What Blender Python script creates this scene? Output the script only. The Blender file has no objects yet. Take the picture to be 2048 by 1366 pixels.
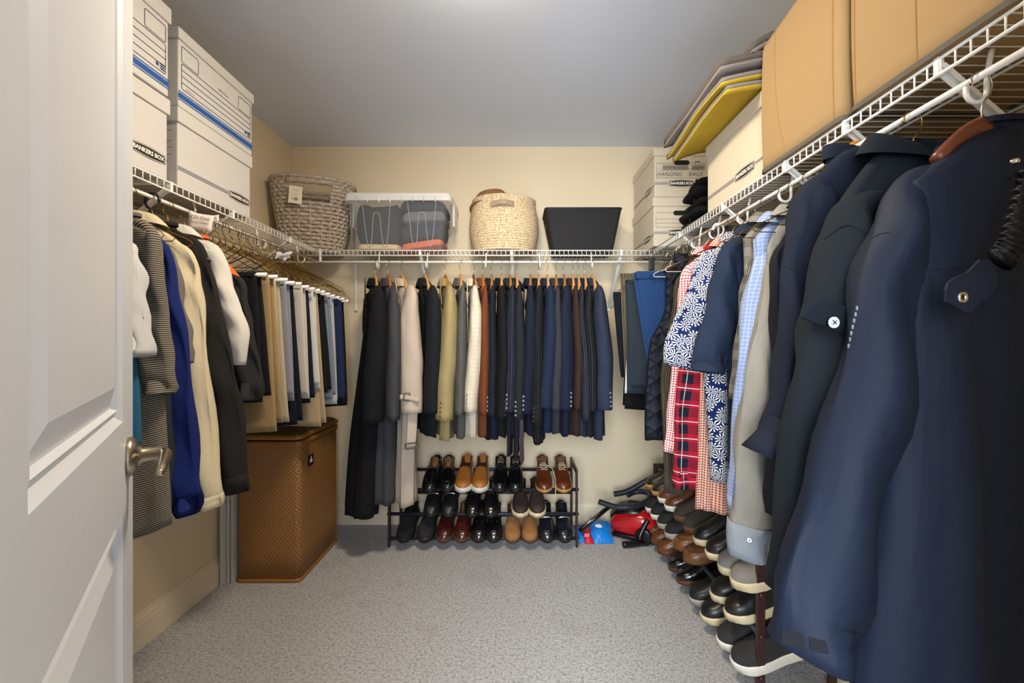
import bpy, bmesh, math, random
import numpy as np
from mathutils import Vector, Matrix
from mathutils.bvhtree import BVHTree

PI = math.pi
S = bpy.context.scene
COL = S.collection

# ------------------------------------------------------------------ camera
CAMZ, FPX, VX, VY = 1.19, 850.0, 1036.0, 680.0
cam_d = bpy.data.cameras.new('camera'); cam = bpy.data.objects.new('camera', cam_d); COL.objects.link(cam)
cam.location = (0, 0, CAMZ); cam.rotation_euler = (PI / 2, 0, 0)
cam_d.sensor_fit = 'HORIZONTAL'; cam_d.sensor_width = 36.0; cam_d.lens = 36.0 * FPX / 2048.0
cam_d.shift_x = -(VX - 1024.0) / 2048.0; cam_d.shift_y = (VY - 683.0) / 2048.0
cam_d.clip_start = 0.02
S.camera = cam
# ------------------------------------------------------------------ world, light, exposure
w = bpy.data.worlds.new('world'); S.world = w; w.use_nodes = True
w.node_tree.nodes['Background'].inputs[0].default_value = (0.80, 0.88, 1.0, 1)
w.node_tree.nodes['Background'].inputs[1].default_value = 0.9
def area(name, loc, rot, sx, sy, power, col):
    d = bpy.data.lights.new(name, 'AREA'); d.shape = 'RECTANGLE'; d.size = sx; d.size_y = sy
    d.energy = power; d.color = col
    o = bpy.data.objects.new(name, d); COL.objects.link(o); o.location = loc; o.rotation_euler = rot
    return o
area('bedroom_window_daylight', (-0.25, -1.9, 1.45), (PI / 2, 0, -0.1), 1.8, 1.8, 150, (0.84, 0.92, 1.0))
LAMP = (-0.15, 1.22, 2.44)       # the closet's own ceiling lamp, just above the frame
LAMP_W = 10
S.view_settings.view_transform = 'Standard'; S.view_settings.look = 'None'
S.view_settings.gamma = 1.0; S.view_settings.use_curve_mapping = False
S.view_settings.exposure = 0.66

# room measures (metres): camera stands in the doorway, closet runs along +Y
XL, XR, YB, YF, ZC = -1.466, 1.105, 2.75, 0.20, 2.44
SD = 0.345                    # shelf depth
SZ = 1.70                     # shelf deck height
RZ = 1.635                    # hanging rod height
XLR, XRR, YBR = -1.14, 0.785, 2.425   # rods

def PX(x, Y): return (x - VX) * Y / FPX
def PZ(y, Y): return CAMZ - (y - VY) * Y / FPX

# ------------------------------------------------------------------ helpers
def srgb(h):
    h = h.lstrip('#'); c = [int(h[i:i + 2], 16) / 255 for i in (0, 2, 4)]
    return tuple((v / 12.92 if v <= 0.04045 else ((v + 0.055) / 1.055) ** 2.4) for v in c) + (1.0,)

MATS = {}
class NT:
    def __init__(s, name):
        s.m = bpy.data.materials.new(name); s.m.use_nodes = True
        s.t = s.m.node_tree; s.b = s.t.nodes['Principled BSDF']
    def n(s, typ, **kw):
        nd = s.t.nodes.new(typ)
        for k, v in kw.items():
            if k.startswith('i_'):
                key = k[2:]; key = int(key) if key.isdigit() else key.replace('_', ' ')
                nd.inputs[key].default_value = v
            else: setattr(nd, k, v)
        return nd
    def l(s, a, b): s.t.links.new(a, b)
    def math(s, op, a, b=None, c=None):
        nd = s.n('ShaderNodeMath', operation=op)
        for i, v in enumerate((a, b, c)):
            if v is None: continue
            if isinstance(v, (int, float)): nd.inputs[i].default_value = v
            else: s.l(v, nd.inputs[i])
        return nd.outputs[0]
    def mix(s, f, a, b):
        nd = s.n('ShaderNodeMix', data_type='RGBA')
        for i, v in ((0, f), (6, a), (7, b)):
            if isinstance(v, (int, float, tuple)): nd.inputs[i].default_value = v
            else: s.l(v, nd.inputs[i])
        return nd.outputs[2]
    def coord(s, kind='UV', scale=(1, 1, 1), rot=(0, 0, 0)):
        tc = s.n('ShaderNodeTexCoord'); mp = s.n('ShaderNodeMapping')
        mp.inputs['Scale'].default_value = scale; mp.inputs['Rotation'].default_value = rot
        s.l(tc.outputs[kind], mp.inputs['Vector']); return mp.outputs[0]
    def noise(s, vec, scale, detail=2.0, rough=0.5):
        nd = s.n('ShaderNodeTexNoise'); nd.inputs['Scale'].default_value = scale
        nd.inputs['Detail'].default_value = detail; nd.inputs['Roughness'].default_value = rough
        s.l(vec, nd.inputs['Vector']); return nd.outputs['Fac']
    def ramp(s, f, stops):
        nd = s.n('ShaderNodeValToRGB'); e = nd.color_ramp.elements
        while len(e) < len(stops): e.new(0.5)
        for i, (p, c) in enumerate(stops): e[i].position = p; e[i].color = c
        s.l(f, nd.inputs[0]); return nd.outputs[0]
    def bump(s, h, strength, dist, prev=None):
        nd = s.n('ShaderNodeBump'); nd.inputs['Strength'].default_value = strength
        nd.inputs['Distance'].default_value = dist; s.l(h, nd.inputs['Height'])
        if prev is not None: s.l(prev, nd.inputs['Normal'])
        return nd.outputs[0]
    def base(s, c):
        if isinstance(c, tuple): s.b.inputs['Base Color'].default_value = c
        else: s.l(c, s.b.inputs['Base Color'])
    def set(s, **kw):
        for k, v in kw.items(): s.b.inputs[k.replace('_', ' ')].default_value = v
    def normal(s, nrm): s.l(nrm, s.b.inputs['Normal'])

def plain(name, hexc, rough=0.6, metal=0.0, var=0.06, nscale=40, bump=0.0, bscale=200, spec=0.5, coat=0.0):
    """procedural single-colour material with slight mottling and fine relief (object coordinates)"""
    if name in MATS: return MATS[name]
    t = NT(name); c = srgb(hexc); v = t.coord('Object')
    f = t.noise(v, nscale, 3)
    d = tuple(x * (1 - var * 1.5) for x in c[:3]) + (1,); l = tuple(min(1, x * (1 + var)) for x in c[:3]) + (1,)
    t.base(t.mix(f, d, l)); t.set(Roughness=rough, Metallic=metal)
    t.b.inputs['Specular IOR Level'].default_value = spec
    if coat: t.b.inputs['Coat Weight'].default_value = coat; t.b.inputs['Coat Roughness'].default_value = 0.15
    if bump: t.normal(t.bump(t.noise(v, bscale, 2), bump, 0.001))
    MATS[name] = t.m; return t.m

def fabric(name, c1, pattern='plain', c2='#ffffff', c3=None, p=0.01, rough=0.9, wr=0.35, speck=0.25, sheen=0.0):
    """cloth: UVs are in metres (u around, v down the cloth)"""
    if name in MATS: return MATS[name]
    t = NT(name); a = srgb(c1); b = srgb(c2); uv = t.coord('UV')
    lum = sum(a[:3]) / 3; kd = .52 + .48 * min(1.0, lum / .09); a = tuple(x * kd for x in a[:3]) + (1.0,)      # deep dyes of the dark cloths
    sep = t.n('ShaderNodeSeparateXYZ'); t.l(uv, sep.inputs[0]); u, v = sep.outputs[0], sep.outputs[1]
    def band(x, per, width, off=0.0):      # 1 inside a stripe of given width (fraction of the period)
        return t.math('LESS_THAN', t.math('FRACT', t.math('ADD', t.math('DIVIDE', x, per), 100.0 + off)), width)
    extra = None
    if pattern == 'plain': col = a
    elif pattern == 'hstripe': col = t.mix(band(v, p, 0.5), a, b)
    elif pattern == 'pin': col = t.mix(t.math('MULTIPLY', band(u, p, 0.09), 0.55), a, b)
    elif pattern == 'gingham':
        s_ = t.math('MULTIPLY', t.math('ADD', band(u, p, 0.5), band(v, p, 0.5)), 0.5); col = t.mix(s_, b, a)
    elif pattern == 'pane':
        m = t.math('MAXIMUM', band(u, p, 0.10), band(v, p, 0.10)); col = t.mix(t.math('MULTIPLY', m, 0.7), a, b)
        m2 = t.math('MAXIMUM', band(u, p, 0.07, 0.45), band(v, p, 0.07, 0.45)); col = t.mix(t.math('MULTIPLY', m2, 0.5), col, srgb(c3 or c2))
    elif pattern == 'glen':
        m = t.math('MULTIPLY', t.math('ADD', band(u, 0.0045, 0.5), band(v, 0.0045, 0.5)), 0.5)
        g = t.math('ADD', t.math('MULTIPLY', t.math('ADD', band(u, p, 0.5), band(v, p, 0.5)), 0.25), 0.3)
        col = t.mix(t.math('MULTIPLY', m, g), a, b)
    elif pattern == 'plaid':
        red = srgb(c2); wht = srgb(c3 or '#ffffff')
        m = t.math('MULTIPLY', t.math('ADD', band(u, p, 0.45, 0.2), band(v, p, 0.45)), 0.5)
        col = t.ramp(m, [(0.0, a), (0.5, tuple((x * 0.45 + y * 0.55) for x, y in zip(a, red))), (1.0, red)])
        ln = t.math('MAXIMUM', band(u, p, 0.035, 0.45), band(v, p, 0.045, 0.75)); col = t.mix(t.math('MULTIPLY', ln, 0.85), col, wht)
        ln2 = t.math('MAXIMUM', band(u, p / 9, 0.25), band(v, p / 9, 0.25)); col = t.mix(t.math('MULTIPLY', ln2, 0.25), col, (0.003, 0.003, 0.006, 1))
    elif pattern == 'floral':
        vo = t.n('ShaderNodeTexVoronoi'); vo.voronoi_dimensions = '2D'; vo.inputs['Scale'].default_value = 1 / p
        vo.inputs['Randomness'].default_value = 0.8; t.l(uv, vo.inputs['Vector'])
        sc_ = t.n('ShaderNodeVectorMath', operation='SCALE'); t.l(uv, sc_.inputs[0]); sc_.inputs['Scale'].default_value = 1.0
        df = t.n('ShaderNodeVectorMath', operation='SUBTRACT'); t.l(uv, df.inputs[0]); t.l(vo.outputs['Position'], df.inputs[1])
        s2 = t.n('ShaderNodeSeparateXYZ'); t.l(df.outputs[0], s2.inputs[0])
        ang = t.math('ARCTAN2', s2.outputs[1], s2.outputs[0]); r = vo.outputs['Distance']
        pet = t.math('SINE', t.math('MULTIPLY', ang, 10.0))
        m = t.math('MULTIPLY', t.math('GREATER_THAN', pet, 0.25), t.math('LESS_THAN', r, 0.62))
        m = t.math('MULTIPLY', m, t.math('GREATER_THAN', r, 0.09)); col = t.mix(m, a, b)
    elif pattern == 'tweed':
        f = t.noise(uv, 700, 2, 0.7); f2 = t.noise(uv, 260, 2, 0.6)
        col = t.mix(t.math('MULTIPLY', t.math('GREATER_THAN', f, 0.54), 0.8), a, b)
        col = t.mix(t.math('MULTIPLY', t.math('GREATER_THAN', f2, 0.60), 0.35), col, srgb(c3 or c2))
    elif pattern == 'tweedpane':
        f = t.noise(uv, 500, 2, 0.7)
        col = t.mix(t.math('MULTIPLY', f, 0.8), a, b)
        m2 = t.math('MAXIMUM', band(u, p, 0.08), band(v, p, 0.08)); col = t.mix(t.math('MULTIPLY', m2, 0.5), col, srgb(c3 or c2))
    elif pattern == 'quilt':
        col = a
        d1 = t.math('ABSOLUTE', t.math('SINE', t.math('MULTIPLY', t.math('ADD', u, v), PI / p)))
        d2 = t.math('ABSOLUTE', t.math('SINE', t.math('MULTIPLY', t.math('SUBTRACT', u, v), PI / p)))
        extra = t.math('POWER', t.math('MULTIPLY', d1, d2), 0.35)
    elif pattern == 'rib':
        col = t.mix(band(u, p, 0.5), a, b); extra = t.math('SINE', t.math('MULTIPLY', u, 2 * PI / p))
    sp = t.noise(uv, 850, 1)
    spm = t.math('ADD', t.math('MULTIPLY', sp, speck * 2), 1 - speck)
    mm = t.n('ShaderNodeVectorMath', operation='SCALE')
    if isinstance(col, tuple): mm.inputs[0].default_value = col[:3]
    else: t.l(col, mm.inputs[0])
    t.l(spm, mm.inputs['Scale']); t.base(mm.outputs[0])
    nrm = t.bump(sp, 0.35, 0.0006)
    if wr:
        wv = t.coord('UV', (9, 2.4, 1), (0, 0, 0.25)); wn = t.noise(wv, 1.6, 3, 0.55)
        nrm = t.bump(wn, wr, 0.035, nrm)
    if extra is not None: nrm = t.bump(extra, 0.8, 0.008 if pattern == 'quilt' else 0.003, nrm)
    t.normal(nrm); t.set(Roughness=rough)
    t.b.inputs['Specular IOR Level'].default_value = 0.25
    t.b.inputs['Sheen Weight'].default_value = sheen; t.b.inputs['Sheen Roughness'].default_value = 0.4
    MATS[name] = t.m; return t.m

def tag(o, label=None, cat=None, group=None, kind=None):
    if label: o['label'] = label
    if cat: o['category'] = cat
    if group: o['group'] = group
    if kind: o['kind'] = kind
    return o
def thing(name, label, cat, loc=(0, 0, 0), rotz=0.0, group=None, rot=None):
    o = bpy.data.objects.new(name, None); COL.objects.link(o); o.empty_display_size = 0.05
    o.location = loc; o.rotation_euler = rot if rot else (0, 0, rotz)
    return tag(o, label, cat, group)
def link(name, me, parent=None):
    o = bpy.data.objects.new(name, me); COL.objects.link(o)
    if parent is not None: o.parent = parent
    return o
def mesh(name, V, F, mat, parent=None, uv=None, smooth=True, fm=None):
    me = bpy.data.meshes.new(name)
    me.from_pydata([tuple(map(float, v)) for v in V], [], F)
    for m in (mat if isinstance(mat, (list, tuple)) else [mat]): me.materials.append(m)
    if uv is not None:
        ul = me.uv_layers.new(name='UVMap'); idx = np.zeros(len(me.loops), dtype=np.int32)
        me.loops.foreach_get('vertex_index', idx); ul.data.foreach_set('uv', np.asarray(uv, dtype=np.float32)[idx].ravel())
    me.polygons.foreach_set('use_smooth', np.full(len(me.polygons), bool(smooth)))
    if fm is not None: me.polygons.foreach_set('material_index', np.asarray(fm, dtype=np.int32))
    me.update(); return link(name, me, parent)
def gridfaces(R, C, off=0, flip=False):
    F = []
    for i in range(R - 1):
        for j in range(C - 1):
            a = off + i * C + j; q = (a, a + 1, a + C + 1, a + C)
            F.append(q[::-1] if flip else q)
    return F
def griduv(G):
    du = np.linalg.norm(np.diff(G, axis=1), axis=2).mean(0); uu = np.concatenate([[0], np.cumsum(du)])
    dv = np.linalg.norm(np.diff(G, axis=0), axis=2).mean(1); vv = np.concatenate([[0], np.cumsum(dv)])
    U, Vv = np.meshgrid(uu, vv); return np.stack([U.ravel(), Vv.ravel()], 1)
def gridmesh(name, G, mat, parent=None, caps=(False, False), smooth=True, flip=False, fm=None):
    R, C, _ = G.shape; V = G.reshape(-1, 3); F = gridfaces(R, C, 0, flip)
    if caps[0]: F.append(tuple(range(C - 1)) if flip else tuple(range(C - 2, -1, -1)))
    if caps[1]: F.append(tuple((R - 1) * C + j for j in (range(C - 2, -1, -1) if flip else range(C - 1))))
    return mesh(name, V, F, mat, parent, griduv(G), smooth, fm)
def frames(P):
    P = np.asarray(P, float); T = np.gradient(P, axis=0); T /= np.linalg.norm(T, axis=1)[:, None] + 1e-12
    return P, T
def tubegrid(P, a, b=None, n=8, ref=(0, 1, 0)):
    """rings along P; a = half width across ref, b = half width along ref"""
    P, T = frames(P); k = len(P)
    a = np.full(k, a) if np.isscalar(a) else np.asarray(a, float)
    b = a if b is None else (np.full(k, b) if np.isscalar(b) else np.asarray(b, float))
    th = np.linspace(0, 2 * PI, n + 1); G = np.zeros((k, n + 1, 3)); r = np.asarray(ref, float)
    for i in range(k):
        ey = r - T[i] * np.dot(r, T[i])
        if np.linalg.norm(ey) < 1e-4: ey = np.array([1.0, 0.3, 0.2]) - T[i] * np.dot([1.0, 0.3, 0.2], T[i])
        ey /= np.linalg.norm(ey); ex = np.cross(ey, T[i])
        G[i] = P[i] + np.outer(np.cos(th) * a[i], ex) + np.outer(np.sin(th) * b[i], ey)
    return G
def ptube(P, r, n=6):
    """round tube with a parallel-transported frame -> verts, faces"""
    P, T = frames(P); k = len(P); r = np.full(k, r) if np.isscalar(r) else np.asarray(r, float)
    u = np.cross(T[0], [0, 0, 1.0])
    if np.linalg.norm(u) < 1e-3: u = np.cross(T[0], [1.0, 0, 0])
    u /= np.linalg.norm(u); V = []; th = np.linspace(0, 2 * PI, n, endpoint=False)
    for i in range(k):
        u = u - T[i] * np.dot(u, T[i]); u /= np.linalg.norm(u) + 1e-12; v = np.cross(T[i], u)
        V.append(P[i] + r[i] * (np.outer(np.cos(th), u) + np.outer(np.sin(th), v)))
    V = np.concatenate(V); F = []
    for i in range(k - 1):
        for j in range(n):
            a_, b_ = i * n + j, i * n + (j + 1) % n; F.append((a_, a_ + n, b_ + n, b_))
    F.append(tuple(range(n))); F.append(tuple((k - 1) * n + j for j in range(n - 1, -1, -1)))
    return V, F
def tube(name, P, r, mat, parent=None, n=6, smooth=True):
    V, F = ptube(P, r, n); return mesh(name, V, F, mat, parent, None, smooth)
def multi(name, parts, mat, parent=None, smooth=True):
    """one continuous part made of several touching pieces"""
    V = []; F = []
    for v, f in parts:
        o = len(V); V.extend(list(map(tuple, v))); F.extend([tuple(i + o for i in q) for q in f])
    return mesh(name, V, F, mat, parent, None, smooth)
def smoothpath(P, n=24):
    """Catmull-Rom through points"""
    P = np.asarray(P, float); Q = np.vstack([2 * P[0] - P[1], P, 2 * P[-1] - P[-2]]); out = []
    seg = len(P) - 1; per = max(2, n // seg)
    for i in range(seg):
        p0, p1, p2, p3 = Q[i:i + 4]
        for t_ in np.linspace(0, 1, per, endpoint=False):
            out.append(0.5 * ((2 * p1) + (-p0 + p2) * t_ + (2 * p0 - 5 * p1 + 4 * p2 - p3) * t_ ** 2 + (-p0 + 3 * p1 - 3 * p2 + p3) * t_ ** 3))
    out.append(P[-1]); return np.array(out)
def boxverts(x0, x1, y0, y1, z0, z1, bevel=0.0, seg=2):
    bm = bmesh.new(); bmesh.ops.create_cube(bm, size=1.0)
    for v in bm.verts:
        v.co = Vector(((x0 + x1) / 2 + v.co.x * (x1 - x0), (y0 + y1) / 2 + v.co.y * (y1 - y0), (z0 + z1) / 2 + v.co.z * (z1 - z0)))
    if bevel: bmesh.ops.bevel(bm, geom=bm.edges[:], offset=bevel, segments=seg, profile=0.5, affect='EDGES')
    bm.verts.index_update(); V = [tuple(v.co) for v in bm.verts]; F = [tuple(v.index for v in f.verts) for f in bm.faces]; bm.free(); return V, F
def box(name, x0, x1, y0, y1, z0, z1, mat, parent=None, bevel=0.0, seg=2, smooth=False):
    V, F = boxverts(x0, x1, y0, y1, z0, z1, bevel, seg); return mesh(name, V, F, mat, parent, None, smooth)
def xf(V, M): return [tuple(M @ Vector(v)) for v in V]
def frame3(o, r, u):
    """matrix taking 2-D (x right, y up, z out) onto a face"""
    r = Vector(r).normalized(); u = Vector(u).normalized(); nn = r.cross(u)
    return Matrix(((r.x, u.x, nn.x, o[0]), (r.y, u.y, nn.y, o[1]), (r.z, u.z, nn.z, o[2]), (0, 0, 0, 1)))
def textmesh(s, size, bold=0.0, shear=0.0, sx=1.0):
    cu = bpy.data.curves.new('t', 'FONT'); cu.body = s; cu.size = size; cu.align_x = 'CENTER'; cu.align_y = 'CENTER'
    cu.offset = bold; cu.shear = shear; cu.resolution_u = 2; o = bpy.data.objects.new('t', cu); COL.objects.link(o)
    dg = bpy.context.evaluated_depsgraph_get(); me = o.evaluated_get(dg).to_mesh()
    V = [(v.co.x * sx, v.co.y, 0.0) for v in me.vertices]; F = [tuple(p.vertices) for p in me.polygons]
    o.evaluated_get(dg).to_mesh_clear(); bpy.data.objects.remove(o); bpy.data.curves.remove(cu); return V, F
def writing(name, s, size, M, mat, parent, off=0.0006, bold=0.0, shear=0.0, sx=1.0):
    V, F = textmesh(s, size, bold, shear, sx); return mesh(name, xf([(x, y, off) for x, y, z in V], M), F, mat, parent, None, False)
def flat(name, P2, M, mat, parent, off=0.0003, th=0.0):
    return mesh(name, xf([(x, y, off) for x, y in P2], M), [tuple(range(len(P2)))], mat, parent, None, False)
def strokes(name, lines, wd, M, mat, parent, off=0.0004):
    """printed lines: each polyline drawn with width wd on the face"""
    V = []; F = []
    for L in lines:
        L = np.asarray(L, float); d = np.gradient(L, axis=0); d /= np.linalg.norm(d, axis=1)[:, None] + 1e-9
        nn = np.stack([-d[:, 1], d[:, 0]], 1) * wd / 2; o = len(V)
        for i in range(len(L)):
            V.append((*(L[i] + nn[i]), off)); V.append((*(L[i] - nn[i]), off))
        for i in range(len(L) - 1): F.append((o + 2 * i, o + 2 * i + 1, o + 2 * i + 3, o + 2 * i + 2))
    return mesh(name, xf(V, M), F, mat, parent, None, False)
def rrect(x0, x1, y0, y1, r, n=4):
    out = []
    for cx, cy, a0 in ((x1 - r, y1 - r, 0), (x0 + r, y1 - r, 90), (x0 + r, y0 + r, 180), (x1 - r, y0 + r, 270)):
        for k in range(n + 1):
            a = math.radians(a0 + 90 * k / n); out.append((cx + r * math.cos(a), cy + r * math.sin(a)))
    return out
def copy_tree(o, parent=None):
    c = o.copy(); COL.objects.link(c)
    if parent is not None: c.parent = parent
    for ch in list(o.children): copy_tree(ch, c)
    return c
def bvh_of(o):
    me = o.data; return BVHTree.FromPolygons([v.co.copy() for v in me.vertices], [tuple(p.vertices) for p in me.polygons])
def sh(x): return 0.0 if x <= 0 else 1.0 if x >= 1 else x * x * (3 - 2 * x)
def shv(x): x = np.clip(x, 0, 1); return x * x * (3 - 2 * x)
# ================================================================== THE ROOM
def wallmat(name, hexc, bs=90, b=0.12, rough=0.75):
    t = NT(name); c = srgb(hexc); v = t.coord('Object'); f = t.noise(v, 1.7, 4)
    t.base(t.mix(f, tuple(x * 0.96 for x in c[:3]) + (1,), c)); t.set(Roughness=rough)
    t.normal(t.bump(t.noise(v, bs, 3), b, 0.002)); return t.m
WALL = wallmat('cream_wall_paint', '#e1d0b0'); CEIL = wallmat('grey_ceiling_paint', '#dfe6f2', 60, 0.1, 0.85)
TRIM = wallmat('cream_trim_paint', '#e9dcc0', 30, 0.03, 0.45); DOORP = None
def carpetmat():
    t = NT('grey_carpet'); v = t.coord('Object'); f = t.noise(v, 190, 4, 0.8); g = t.noise(v, 95, 3, 0.7); h = t.noise(v, 3.2, 4)
    c = t.ramp(f, [(0.32, srgb('#77736f')), (0.45, srgb('#c3c2c3')), (0.58, srgb('#f0f1f4'))])
    c = t.mix(t.math('MULTIPLY', t.math('GREATER_THAN', g, 0.57), 0.5), c, srgb('#7a726c'))
    c = t.mix(t.math('MULTIPLY', t.math('GREATER_THAN', h, 0.60), 0.10), c, srgb('#8e7f6c'))
    t.base(c); t.set(Roughness=1.0); t.b.inputs['Specular IOR Level'].default_value = 0.1
    n1 = t.bump(f, 0.9, 0.006); t.normal(t.bump(g, 0.7, 0.006, n1)); return t.m
CARPET = carpetmat()
def struct(o): o['kind'] = 'structure'; return o
def slab(name, *a, mat, bevel=0.0): return struct(box(name, *a, mat, None, bevel))
slab('floor', XL - .12, XR + .12, -2.2, YB + .12, -.1, 0, mat=CARPET)
slab('ceiling', XL - .12, XR + .12, YF - .12, YB + .12, ZC, ZC + .1, mat=CEIL)
slab('wall_back', XL - .12, XR + .12, YB, YB + .12, 0, ZC, mat=WALL)
slab('wall_left', XL - .12, XL, YF - .12, YB, 0, ZC, mat=WALL)
slab('wall_right', XR, XR + .12, YF - .12, YB, 0, ZC, mat=WALL)
JL, JR = -0.385, 0.42         # doorway the camera looks through
wf = slab('wall_front', XL, JL, YF - .12, YF, 0, ZC, mat=WALL)
wr_ = box('wall_front_pier', JR, XR, YF - .12, YF, 0, ZC, WALL, wf); wh = box('wall_front_header', JL, JR, YF - .12, YF, 2.06, ZC, WALL, wf)
def baseboard(name, p0, p1, nrm):
    prof = [(0, 0), (.014, 0), (.014, .095), (.010, .100), (.010, .112), (.005, .122), (.004, .132), (0, .135)]
    p0 = Vector(p0); p1 = Vector(p1); nrm = Vector(nrm); V = []; F = []; k = len(prof)
    for p in (p0, p1):
        for d, z in prof: V.append(tuple(p + nrm * d + Vector((0, 0, z))))
    for i in range(k - 1): F.append((i, i + 1, k + i + 1, k + i))
    F.append(tuple(range(k - 1, -1, -1))); F.append(tuple(range(k, 2 * k)))
    return struct(mesh(name, V, F, TRIM, None, None, False))
baseboard('baseboard_back', (XL, YB, 0), (XR, YB, 0), (0, -1, 0))
baseboard('baseboard_left', (XL, YF, 0), (XL, YB, 0), (1, 0, 0))
baseboard('baseboard_right', (XR, YF, 0), (XR, YB, 0), (-1, 0, 0))
# door: white two-panel door swung into the closet
def doormat():
    t = NT('white_door_paint'); v = t.coord('Object', (60, 60, 2.2)); f = t.noise(v, 4, 3)
    c = srgb('#c9cdd4'); t.base(t.mix(f, tuple(x * .97 for x in c[:3]) + (1,), c)); t.set(Roughness=0.38)
    t.normal(t.bump(f, 0.12, 0.002)); return t.m
DOORP = doormat()
FE = Vector((-0.735, 0.785, 0)); dv = Vector((0.592, -0.806, 0)); DW = 0.70; DH = 2.03
nv = Vector((0.806, 0.592, 0))            # face we see looks to +X / +Y ... outward normal toward the room
door = bpy.data.objects.new('door_1', None); COL.objects.link(door); struct(door)
tag(door, 'white two-panel interior door swung open at the left', None)
ang = math.atan2(dv.y, dv.x); door.location = FE; door.rotation_euler = (0, 0, ang)
# local x runs from the free edge to the hinge, local +y is the side facing the camera
T2 = 0.0175; rec = 0.009
def dpanel(x0, x1, z0, z1, nm):
    """raised panel with sloped moulding inside the recess"""
    V = []; F = []
    prof = [(0, T2), (0.010, T2 - .010), (0.022, T2 - .004), (0.026, T2 - .012), (0.030, T2 - .012), (0.062, T2 - .002), (0.075, T2 - .002)]
    for d, y in prof:
        for x, z in ((x0 + d, z0 + d), (x1 - d, z0 + d), (x1 - d, z1 - d), (x0 + d, z1 - d)): V.append((x, y, z))
    for i in range(len(prof) - 1):
        for j in range(4):
            a, b = i * 4 + j, i * 4 + (j + 1) % 4; F.append((a, a + 4, b + 4, b))
    q = (len(prof) - 1) * 4; F.append((q + 3, q + 2, q + 1, q)); return mesh(nm, V, F, DOORP, door, None, False)
ST, MZ0, MZ1 = 0.118, 0.905, 1.055
for nm, a in (('stile', (0, ST, 0, DH)), ('stile', (DW - ST, DW, 0, DH)), ('rail', (ST, DW - ST, 0, .23)), ('rail', (ST, DW - ST, MZ0, MZ1)), ('rail', (ST, DW - ST, DH - .12, DH))):
    box(nm, a[0], a[1], -T2, T2, a[2], a[3], DOORP, door)
dpanel(ST, DW - ST, .23, MZ0, 'panel'); dpanel(ST, DW - ST, MZ1, DH - .12, 'panel')
box('panel_back', ST, DW - ST, -T2, -T2 + .01, .23, DH - .12, DOORP, door)
NICK = plain('brushed_nickel', '#a79c8c', 0.28, 1.0, 0.05)
kz, kx = 0.985, 0.062
th = np.linspace(0, 2 * PI, 25)
prof = [(0, .0), (.034, .0), (.034, .004), (.031, .009), (.022, .013), (.013, .020), (.0125, .046), (0.0, .047)]
G = np.array([[[kx + r * math.cos(a), T2 + y, kz + r * math.sin(a)] for a in th] for r, y in prof])
lev = gridmesh('lever_rose', G, NICK, door)
P = smoothpath([(kx, T2 + .044, kz), (kx + .012, T2 + .052, kz), (kx + .045, T2 + .053, kz - .001), (kx + .085, T2 + .052, kz - .006), (kx + .112, T2 + .050, kz - .012)], 20)
Gv = tubegrid(P, np.interp(np.linspace(0, 1, len(P)), [0, .2, .8, 1], [.012, .0105, .0095, .006]), np.interp(np.linspace(0, 1, len(P)), [0, .2, .8, 1], [.012, .009, .007, .005]), 12, (0, 1, 0))
gridmesh('lever_handle', Gv, NICK, lev, (True, True))
# ------------------------------------------------------------------ ceiling lamp (just above the frame)
lamp = thing('ceiling_lamp', 'round frosted glass dome lamp fixed to the ceiling', 'lamp', LAMP)
WM = plain('white_enamel', '#f0eee8', 0.35)
th = np.linspace(0, 2 * PI, 33)
G = np.array([[[r * math.cos(a), r * math.sin(a), z] for a in th] for r, z in ((.001, 0), (.17, 0), (.17, -.018), (.155, -.02))])
gridmesh('base', G, WM, lamp)
t = NT('lit_frosted_glass'); t.base((1, .95, .86, 1)); t.b.inputs['Emission Color'].default_value = (1, .83, .62, 1); t.b.inputs['Emission Strength'].default_value = 42.0
G = np.array([[[r * math.cos(a), r * math.sin(a), z] for a in th] for r, z in [(.15 * math.cos(q), -.02 - .062 * math.sin(q)) for q in np.linspace(0, PI / 2 - .01, 9)]])
gridmesh('shade', G, t.m, lamp)
d = bpy.data.lights.new('lamp_light', 'AREA'); d.shape = 'DISK'; d.size = .26; d.energy = LAMP_W; d.color = (1, .85, .65)
lo = bpy.data.objects.new('lamp_light', d); COL.objects.link(lo); lo.parent = lamp; lo.location = (0, 0, -.088)
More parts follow.
